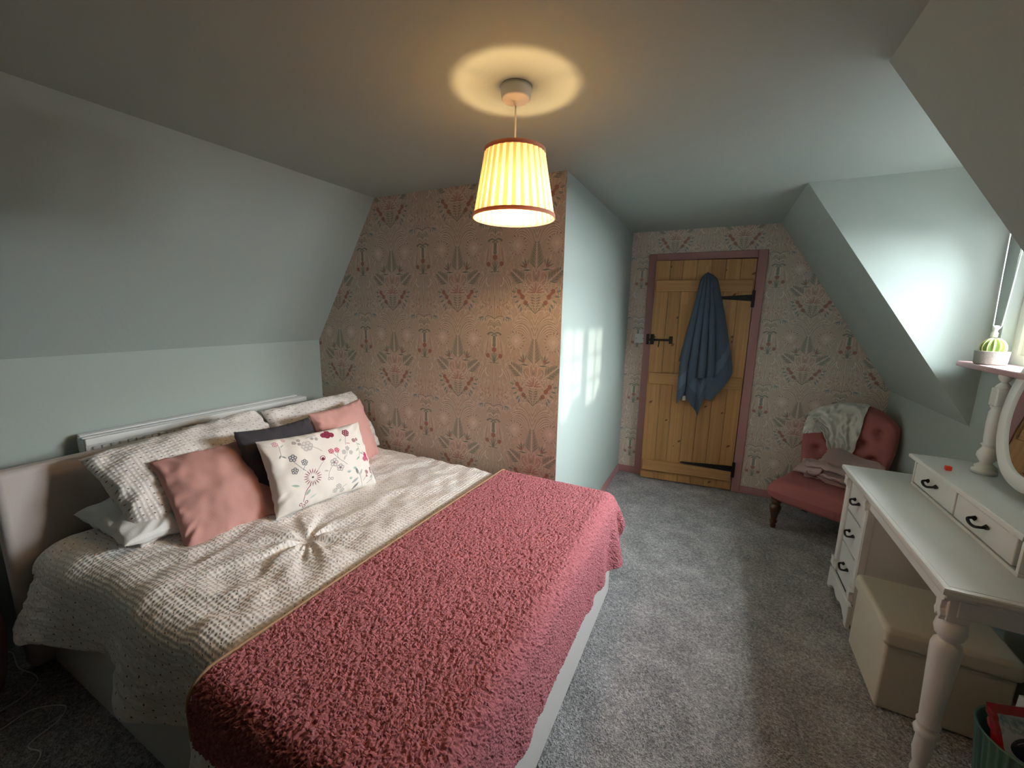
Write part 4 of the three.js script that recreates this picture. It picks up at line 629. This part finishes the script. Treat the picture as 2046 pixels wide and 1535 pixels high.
// ---------------------------------------------------------------- dressing table
{
  const TY = 0.73, X0 = 3.402, X1 = 3.87, Z0 = -2.46, Z1 = -1.285;   // top edges; its front faces -x
  const t = thing('dressing_table', 'white dressing table with drawers, turned leg and oval mirror', 'dressing table', [0, 0, 0]);
  const top = poly([[X0, -Z0], [X0, -Z1], [X1, -Z1], [X1, -Z0]]); const tg = prism(top, 0, 0.026, 0.007); tg.rotateX(-Math.PI / 2); tg.translate(0, TY - 0.026, 0);
  const tt = obj('tabletop', tg, M.whitePaint, t);
  obj('moulding', rbx(X0 + 0.012, X1 - 0.005, TY - 0.042, TY - 0.0255, Z0 + 0.012, Z1 - 0.012, 0.006), M.whitePaint, tt);
  obj('top_panel', rbx(X0 + 0.016, X1 - 0.004, TY - 0.004, TY + 0.0015, Z0 + 0.016, Z1 - 0.016, 0.0012, 2), M.whitePaint, tt);
  const bx0 = X0 + 0.03, pz0 = Z0 + 0.025, pz1 = -2.075;
  // pedestal with three drawers
  obj('pedestal', [rbx(bx0 + 0.012, X1 - 0.01, 0.10, TY - 0.04, pz0 + 0.002, pz0 + 0.018, 0.002), rbx(bx0 + 0.012, X1 - 0.01, 0.10, TY - 0.04, pz1 - 0.018, pz1 - 0.002, 0.002), rbx(bx0 + 0.03, X1 - 0.02, 0.10, 0.115, pz0 + 0.016, pz1 - 0.016, 0.002), rbx(X1 - 0.03, X1 - 0.012, 0.10, TY - 0.04, pz0 + 0.016, pz1 - 0.016, 0.002)], M.whitePaint, t);
  const handle = (parent, x, y, z, len) => {   // iron bow handle on a front that faces -x
    const g = tube([[x - 0.004, y, z - len / 2], [x - 0.022, y - 0.004, z - len * 0.46], [x - 0.027, y - 0.012, z - len * 0.2], [x - 0.027, y - 0.012, z + len * 0.2], [x - 0.022, y - 0.004, z + len * 0.46], [x - 0.004, y, z + len / 2]], 0.0052, 32, 8);
    const caps = [-1, 1].map((s) => { const c = new THREE.ConeGeometry(0.011, 0.022, 4); c.rotateX(s * Math.PI / 2); c.translate(x - 0.006, y, z + s * (len / 2 + 0.004)); return c; });
    obj('handle', [g, ...caps], M.iron, parent, 'black iron handle');
  };
  const dz0 = pz0 + 0.05, dz1 = pz1 - 0.05, ys = [[0.121, 0.315], [0.325, 0.495], [0.505, 0.672]];
  for (const [a, b] of ys) { const d = obj('drawer', rbx(bx0 + 0.008, X1 - 0.04, a, b, dz0, dz1, 0.004), M.whitePaint, t); handle(d, bx0 + 0.008, (a + b) / 2 + 0.01, (dz0 + dz1) / 2, 0.075); }
  // fluted pilasters with small capitals
  for (const [a, b] of [[pz0, pz0 + 0.044], [pz1 - 0.044, pz1]]) {
    const m = (a + b) / 2;
    const pl = obj('pilaster', [rbx(bx0, bx0 + 0.03, 0.125, TY - 0.042, a, b, 0.002), ...[-0.013, 0, 0.013].map((o) => { const c = new THREE.CylinderGeometry(0.0055, 0.0055, 0.44, 10); c.translate(bx0, 0.40, m + o); return c; })], M.whitePaint, t);
    for (const y of [0.632, 0.145]) { const p = prism(poly([[-0.026, 0], [0.026, 0], [0.024, 0.012], [0.019, 0.03], [0.026, 0.05], [-0.026, 0.05], [-0.019, 0.03], [-0.024, 0.012]]), -0.008, 0.012, 0.002); p.rotateY(-Math.PI / 2); p.translate(bx0 - 0.004, y, m); obj('capital', p, M.whitePaint, pl); }
  }
  // scalloped plinth
  const scal = (a, b) => { const s = new THREE.Shape(); s.moveTo(a, 0); s.lineTo(a, 0.10); s.lineTo(a + 0.004, 0.118); s.lineTo(b - 0.004, 0.118); s.lineTo(b, 0.10); s.lineTo(b, 0); s.lineTo(b - 0.035, 0); const w = b - a, c = (a + b) / 2; s.quadraticCurveTo(b - 0.045, 0.03, b - 0.07, 0.03); s.quadraticCurveTo(b - 0.09, 0.055, c + 0.05, 0.05); s.quadraticCurveTo(c, 0.02, c - 0.05, 0.05); s.quadraticCurveTo(a + 0.09, 0.055, a + 0.07, 0.03); s.quadraticCurveTo(a + 0.045, 0.03, a + 0.035, 0); return s; };
  const pf = prism(scal(pz0 - 0.012, pz1 + 0.012), 0, 0.018, 0.003); pf.rotateY(-Math.PI / 2); pf.translate(bx0 + 0.006, 0, 0);
  obj('plinth', [pf, rbx(bx0 + 0.006, X1 - 0.01, 0.02, 0.115, pz0 - 0.012, pz0 + 0.004, 0.003), rbx(bx0 + 0.006, X1 - 0.01, 0.02, 0.115, pz1 - 0.004, pz1 + 0.012, 0.003), rbx(X1 - 0.04, X1 - 0.01, 0, 0.10, pz0, pz0 + 0.03, 0.003), rbx(X1 - 0.04, X1 - 0.01, 0, 0.10, pz1 - 0.03, pz1, 0.003)], M.whitePaint, t);
  // apron, knee space back, legs
  obj('apron', [rbx(bx0 + 0.004, bx0 + 0.024, TY - 0.095, TY - 0.04, pz1, Z1 - 0.035, 0.003), rbx(bx0 + 0.024, X1 - 0.02, TY - 0.105, TY - 0.04, Z1 - 0.05, Z1 - 0.03, 0.003), rbx(X1 - 0.03, X1 - 0.012, TY - 0.14, TY - 0.04, pz1, Z1 - 0.05, 0.003)], M.whitePaint, t);
  const legP = [[0.0005, 0], [0.017, 0], [0.021, 0.02], [0.016, 0.045], [0.019, 0.055], [0.026, 0.10], [0.023, 0.155], [0.030, 0.165], [0.034, 0.178], [0.030, 0.190], [0.024, 0.196], [0.030, 0.206], [0.031, 0.213], [0.026, 0.222], [0.027, 0.24], [0.032, 0.36], [0.037, 0.47], [0.0375, 0.50], [0.033, 0.519], [0.022, 0.526], [0.022, 0.532], [0.034, 0.545], [0.039, 0.565], [0.036, 0.588], [0.024, 0.603], [0.022, 0.61], [0.0005, 0.611]];
  for (const [x, z] of [[bx0 + 0.03, Z1 - 0.06], [X1 - 0.045, Z1 - 0.06]]) { const g = lathe(legP, 36); g.translate(x, 0, z); const l = obj('leg', g, M.whitePaint, t, 'turned white leg'); obj('leg_block', rbx(x - 0.028, x + 0.028, 0.605, TY - 0.04, z - 0.028, z + 0.028, 0.003), M.whitePaint, l); }
  const br = poly([[-0.03, 0], [0.03, 0], [0.028, -0.012], [0.018, -0.022], [0.016, -0.05], [0.026, -0.068], [0.020, -0.085], [0.004, -0.07], [-0.006, -0.085], [-0.018, -0.066], [-0.012, -0.05], [-0.016, -0.025], [-0.028, -0.014]]); const bg = prism(br, -0.01, 0.012, 0.002); bg.rotateY(-Math.PI / 2); bg.translate(bx0 + 0.0, TY - 0.042, Z1 - 0.06);
  obj('corbel', bg, M.whitePaint, t);
  const cb = poly([[0, 0], [0.09, 0], [0.075, -0.02], [0.045, -0.03], [0.03, -0.06], [0.018, -0.095], [0, -0.11]]); const cg = prism(cb, 0, 0.016, 0.003); cg.rotateY(-Math.PI / 2); cg.translate(X1 - 0.02, TY - 0.14, pz1); obj('corbel', cg, M.whitePaint, t);
  // upper drawers
  const ux0 = 3.635, uz0 = -2.285, uz1 = -1.465, UY = 0.88;
  const ug = prism(poly([[ux0 - 0.02, -uz0 + 0.022], [ux0 - 0.02, -uz1 - 0.022], [X1, -uz1 - 0.022], [X1, -uz0 + 0.022]]), 0, 0.02, 0.006); ug.rotateX(-Math.PI / 2); ug.translate(0, UY - 0.02, 0);
  obj('drawer_case', [ug, rbx(ux0, X1 - 0.005, TY, TY + 0.014, uz0, uz1, 0.002), rbx(ux0, X1 - 0.005, TY + 0.0142, UY - 0.02, uz0, uz0 + 0.014, 0.002), rbx(ux0, X1 - 0.005, TY + 0.0142, UY - 0.02, uz1 - 0.014, uz1, 0.002), rbx(X1 - 0.02, X1 - 0.005, TY + 0.014, UY - 0.02, uz0 + 0.014, uz1 - 0.014, 0.002), rbx(ux0 + 0.004, ux0 + 0.016, UY - 0.032, UY - 0.0195, uz0 + 0.015, uz1 - 0.015, 0.002)], M.whitePaint, t);
  const L = (uz1 - uz0 - 0.03 - 0.04) / 2, a0 = uz0 + 0.015;
  for (const a of [a0, a0 + L + 0.012]) { const d = obj('drawer', rbx(ux0 + 0.003, X1 - 0.04, TY + 0.017, UY - 0.035, a, a + L, 0.004), M.whitePaint, t); handle(d, ux0 + 0.003, (TY + UY) / 2 + 0.002, a + L / 2 + 0.0, 0.085); }
  // mirror posts and oval mirror
  const postP = [[0.0005, 0], [0.04, 0], [0.04, 0.016], [0.030, 0.022], [0.034, 0.032], [0.024, 0.042], [0.018, 0.048], [0.034, 0.075], [0.033, 0.092], [0.022, 0.115], [0.022, 0.122], [0.029, 0.128], [0.022, 0.135], [0.024, 0.15], [0.027, 0.22], [0.026, 0.27], [0.021, 0.285], [0.026, 0.292], [0.026, 0.30], [0.0005, 0.301]];
  for (const z of [-2.115, -1.545]) {
    const g = lathe(postP, 32); g.translate(3.80, UY, z);
    const p = obj('mirror_post', [g, rbx(3.775, 3.825, UY + 0.298, UY + 0.375, z - 0.025, z + 0.025, 0.005)], M.whitePaint, t, 'turned white mirror post');
    const f = lathe(smoothProf([[0.0005, 0.075], [0.015, 0.068], [0.022, 0.05], [0.015, 0.033], [0.010, 0.026], [0.018, 0.016], [0.024, 0.006], [0.024, 0.0]], 30), 24); f.translate(3.80, UY + 0.374, z); obj('finial', f, M.whitePaint, p);
  }
  const mg = new THREE.Group(); mg.name = 'mirror'; mg.position.set(3.795, 1.205, -1.81); mg.rotation.set(0, 0, -0.10); t.add(mg); mg.userData.label = 'oval tilting mirror in white frame';
  const A = 0.245, B = 0.295, ring = [], prof = [[-0.0, -0.014], [0.006, -0.018], [0.02, -0.022], [0.034, -0.020], [0.048, -0.014], [0.056, -0.004], [0.056, 0.012], [-0.0, 0.012]];
  const rp = [], ri = [], S = 96, K = prof.length;
  for (let i = 0; i < S; i++) { const a = i / S * 2 * Math.PI; for (const [o, d] of prof) rp.push(d, (B - 0.056 + o) * Math.sin(a), (A - 0.056 + o) * Math.cos(a)); }
  for (let i = 0; i < S; i++) for (let k = 0; k < K; k++) { const a = i * K + k, b = i * K + (k + 1) % K, c = ((i + 1) % S) * K + (k + 1) % K, d = ((i + 1) % S) * K + k; ri.push(a, b, c, a, c, d); }
  const rg = new THREE.BufferGeometry(); rg.setAttribute('position', new THREE.Float32BufferAttribute(rp, 3)); rg.setAttribute('uv', new THREE.Float32BufferAttribute(new Float32Array(rp.length / 3 * 2), 2)); rg.setIndex(ri); const rgg = toCreasedNormals(rg, 0.7);
  obj('mirror_frame', rgg, M.whitePaint, mg);
  const es = new THREE.Shape(); es.absellipse(0, 0, A - 0.05, B - 0.05, 0, Math.PI * 2); const eg = new THREE.ExtrudeGeometry(es, { depth: 0.006, bevelEnabled: false, curveSegments: 64 }); eg.rotateY(-Math.PI / 2); eg.translate(-0.002, 0, 0); obj('mirror_glass', eg, M.mirror, mg);
}
tag(obj('red_cube', rbx(-0.010, 0.010, 0, 0.019, -0.010, 0.010, 0.003), M.redCube), 'tiny bright red block on top of the upper drawers', 'block').position.set(3.675, 0.88, -2.085);

// ottoman
{
  const t = thing('storage_ottoman', 'cream padded storage stool tucked under the dressing table', 'stool', [3.59, 0, -1.775], 0.0);
  obj('box', rbx(-0.18, 0.18, 0.004, 0.285, -0.185, 0.185, 0.01, 3), M.ottoman, t);
  const g = new RoundedBoxGeometry(0.385, 0.075, 0.395, 8, 0.02), p = g.attributes.position; for (let i = 0; i < p.count; i++) if (p.getY(i) > 0) p.setY(i, p.getY(i) + 0.016 * (1 - (p.getX(i) / 0.193) ** 2) * (1 - (p.getZ(i) / 0.198) ** 2)); g.computeVertexNormals(); g.translate(0, 0.323, 0);
  const l = obj('lid', g, M.ottoman, t); obj('piping', [rbx(-0.19, 0.19, 0.302, 0.308, -0.1955, 0.1955, 0.003, 2)], M.ottoman, l);
}
// waste bin and what is in it
{
  const t = thing('waste_bin', 'green ribbed waste bin beside the cream storage stool', 'bin', [3.715, 0, -1.36]);
  const seg = 216, rows = 10, pos = [], idx = [];
  const ringP = (y, r, rib) => { for (let i = 0; i < seg; i++) { const a = i / seg * 2 * Math.PI, q = r + (rib ? 0.0035 * Math.cos(a * 36) : 0); pos.push(Math.cos(a) * q, y, Math.sin(a) * q); } };
  const pr = [[0.004, 0.0005, 0], [0.0, 0.100, 0]]; for (let j = 0; j <= rows; j++) pr.push([0.004 + j / rows * 0.236, lerp(0.102, 0.128, j / rows), 1]); pr.push([0.246, 0.134, 0], [0.252, 0.132, 0], [0.248, 0.126, 0], [0.01, 0.096, 0], [0.008, 0.0005, 0]);
  for (const [y, r, b] of pr) ringP(y, r, b);
  for (let j = 0; j < pr.length - 1; j++) for (let i = 0; i < seg; i++) { const A = j * seg + i, B = j * seg + (i + 1) % seg, C = B + seg, D = A + seg; idx.push(A, C, B, A, D, C); }
  const g = new THREE.BufferGeometry(); g.setAttribute('position', new THREE.Float32BufferAttribute(pos, 3)); g.setAttribute('uv', new THREE.Float32BufferAttribute(new Float32Array(pos.length / 3 * 2), 2)); g.setIndex(idx); g.computeVertexNormals();
  obj('bin_body', g, M.binGreen, t);
}
{
  const pouchMap = canvasTex(512, 640, (c, W, Hh) => {
    c.fillStyle = '#b9c4cc'; c.fillRect(0, 0, W, Hh); c.fillStyle = '#b5101f'; c.fillRect(0, 0, W, 70); c.fillRect(0, 0, 46, Hh); c.fillRect(W - 46, 0, 46, Hh);
    c.fillStyle = '#5f7f86'; for (let i = 0; i < 40; i++) { c.globalAlpha = 0.35; c.beginPath(); c.ellipse(50 + rnd() * 410, 90 + rnd() * 120, rr(10, 40), rr(6, 20), rnd() * 3, 0, 7); c.fill(); } c.globalAlpha = 1;
    c.fillStyle = '#1b1740'; c.beginPath(); c.ellipse(W * 0.55, 340, 190, 110, 0.12, 0, 7); c.fill(); c.strokeStyle = '#8f86a8'; c.lineWidth = 7; c.beginPath(); c.ellipse(W * 0.55, 330, 150, 62, 0.12, 3.5, 5.9); c.stroke();
    c.fillStyle = '#6d6488'; for (let i = 0; i < 30; i++) c.fillRect(W * 0.4 + rnd() * 150, 350 + rnd() * 60, rr(4, 14), 4);
  }, true, [1 / 0.17, 1 / 0.22]);
  const pm = std([0.95, 0.95, 0.95], 0.22, { map: pouchMap, clearcoat: 0.6, clearcoatRoughness: 0.15 });
  const m = obj('foil_pouch', pillowGeo(0.17, 0.22, 0.05, { seed: 55, pinch: 0.03, wrinkle: 0.004, n: 40 }), pm);
  pose(m, [3.600, 0.345, -1.375], [3.765, 0.125, -1.335], [3.635, 0.125, -1.29]); tag(m, 'shiny red edged pouch with a dark blue oval, standing in the bin', 'packet');
  tag(obj('carton', rbx(-0.03, 0.03, 0, 0.20, -0.012, 0.012, 0.002), M.blue), 'dark blue card box sticking up out of the bin', 'box'); const bl = scene.children.at(-1); bl.position.set(3.775, 0.175, -1.405); bl.rotation.set(0.1, 0.5, -0.25);
  tag(obj('carton', rbx(-0.025, 0.025, 0, 0.16, -0.012, 0.012, 0.002), M.cardWhite), 'small white card box behind the red edged pouch', 'box'); const wl = scene.children.at(-1); wl.position.set(3.705, 0.185, -1.42); wl.rotation.set(-0.08, 0.35, -0.1);
}
// sill: cactus and blind cord
{
  const t = thing('potted_cactus', 'small ribbed cactus in a grey stone pot on the sill', 'plant', [3.828, 1.336, -2.315]);
  obj('pot', lathe([[0.0005, 0], [0.048, 0], [0.052, 0.006], [0.055, 0.06], [0.052, 0.062], [0.048, 0.052], [0.0005, 0.05]], 36), M.pot, t);
  const n = 13, pos = [], idx = [], S = 130, Rr = 24; for (let j = 0; j <= Rr; j++) for (let i = 0; i <= S; i++) { const a = i / S * 2 * Math.PI, ph = j / Rr * 2.6, r = 0.036 * Math.sin(ph * 0.96 + 0.02) * (1 + 0.10 * Math.cos(a * n)); pos.push(Math.cos(a) * r, 0.078 + 0.040 * Math.cos(ph), Math.sin(a) * r); }
  for (let j = 0; j < Rr; j++) for (let i = 0; i < S; i++) { const A = j * (S + 1) + i; idx.push(A, A + 1, A + S + 2, A, A + S + 2, A + S + 1); }
  const g = new THREE.BufferGeometry(); g.setAttribute('position', new THREE.Float32BufferAttribute(pos, 3)); g.setAttribute('uv', new THREE.Float32BufferAttribute(new Float32Array(pos.length / 3 * 2), 2)); g.setIndex(idx); g.computeVertexNormals();
  const c = obj('cactus_body', g, M.cactus, t);
  for (let k = 0; k < n; k++) { const a = k / n * 2 * Math.PI, pts = []; for (let j = 1; j <= 8; j++) { const ph = j / 8 * 2.2, r = 0.0405 * Math.sin(ph * 0.96); pts.push([Math.cos(a) * r, 0.078 + 0.0415 * Math.cos(ph), Math.sin(a) * r]); } obj('spine_row', tube(pts, 0.0022, 16, 5), M.cactusRib, c); }
}
{
  const t = thing('roller_blind', 'white roller blind rolled up above the window with a looped cord', 'blind', [3.845, 1.985, 0]);
  const g = new THREE.CylinderGeometry(0.022, 0.022, 0.94, 28); g.rotateX(Math.PI / 2); g.translate(0, 0, -1.885); obj('roll', g, M.plastic, t);
  for (const z of [-2.375, -1.39]) obj('bracket', rbx(-0.03, 0.048, -0.035, 0.035, z - 0.008, z + 0.008, 0.004), M.plastic, t);
  const ww = new THREE.CylinderGeometry(0.026, 0.026, 0.016, 24); ww.rotateX(Math.PI / 2); ww.translate(0, 0, -2.36); obj('chain_wheel', ww, M.plastic, t);
  const lp = []; for (let i = 0; i <= 20; i++) { const a = Math.PI * i / 20; lp.push([-0.014 * Math.cos(a), -0.47 - 0.02 * Math.sin(a), -2.36]); }
  const c = obj('cord', tube([[-0.026, 0, -2.36], [-0.022, -0.2, -2.36], ...lp, [0.022, -0.2, -2.36], [0.026, 0, -2.36]], 0.0022, 120, 6), M.plastic, t, 'white looped blind cord');
  obj('cord_weight', lathe([[0.0005, -0.54], [0.011, -0.538], [0.012, -0.52], [0.007, -0.51], [0.011, -0.50], [0.011, -0.488], [0.0005, -0.485]], 18).translate(-0.004, 0.012, -2.36), M.plastic, c);
}
// floor cable and the pouffe by the headboard
tag(obj('charging_cable', tube([[0.02, 0.004, -0.05], [0.03, 0.004, -0.10], [0.19, 0.004, -0.093], [0.308, 0.004, -0.112], [0.35, 0.004, -0.105], [0.40, 0.004, -0.055], [0.414, 0.004, 0.01], [0.45, 0.004, 0.05], [0.517, 0.004, 0.03], [0.507, 0.004, -0.046], [0.60, 0.004, -0.115], [0.65, 0.004, -0.085], [0.689, 0.004, 0.003], [0.762, 0.004, -0.008], [0.81, 0.004, 0.03], [0.80, 0.004, 0.12]], 0.0024, 220, 6), M.plastic), 'thin white charging cable trailing over the carpet', 'cable');
tag(obj('pouffe', lathe(smoothProf([[0.0005, 0], [0.13, 0.0], [0.165, 0.03], [0.185, 0.15], [0.19, 0.27], [0.175, 0.38], [0.13, 0.42], [0.0005, 0.43]], 50), 48), M.pinkPouffe), 'round pink fabric pouffe at the side of the headboard', 'pouffe').position.set(0.22, 0, 0.115);

renderer.render(scene, camera);
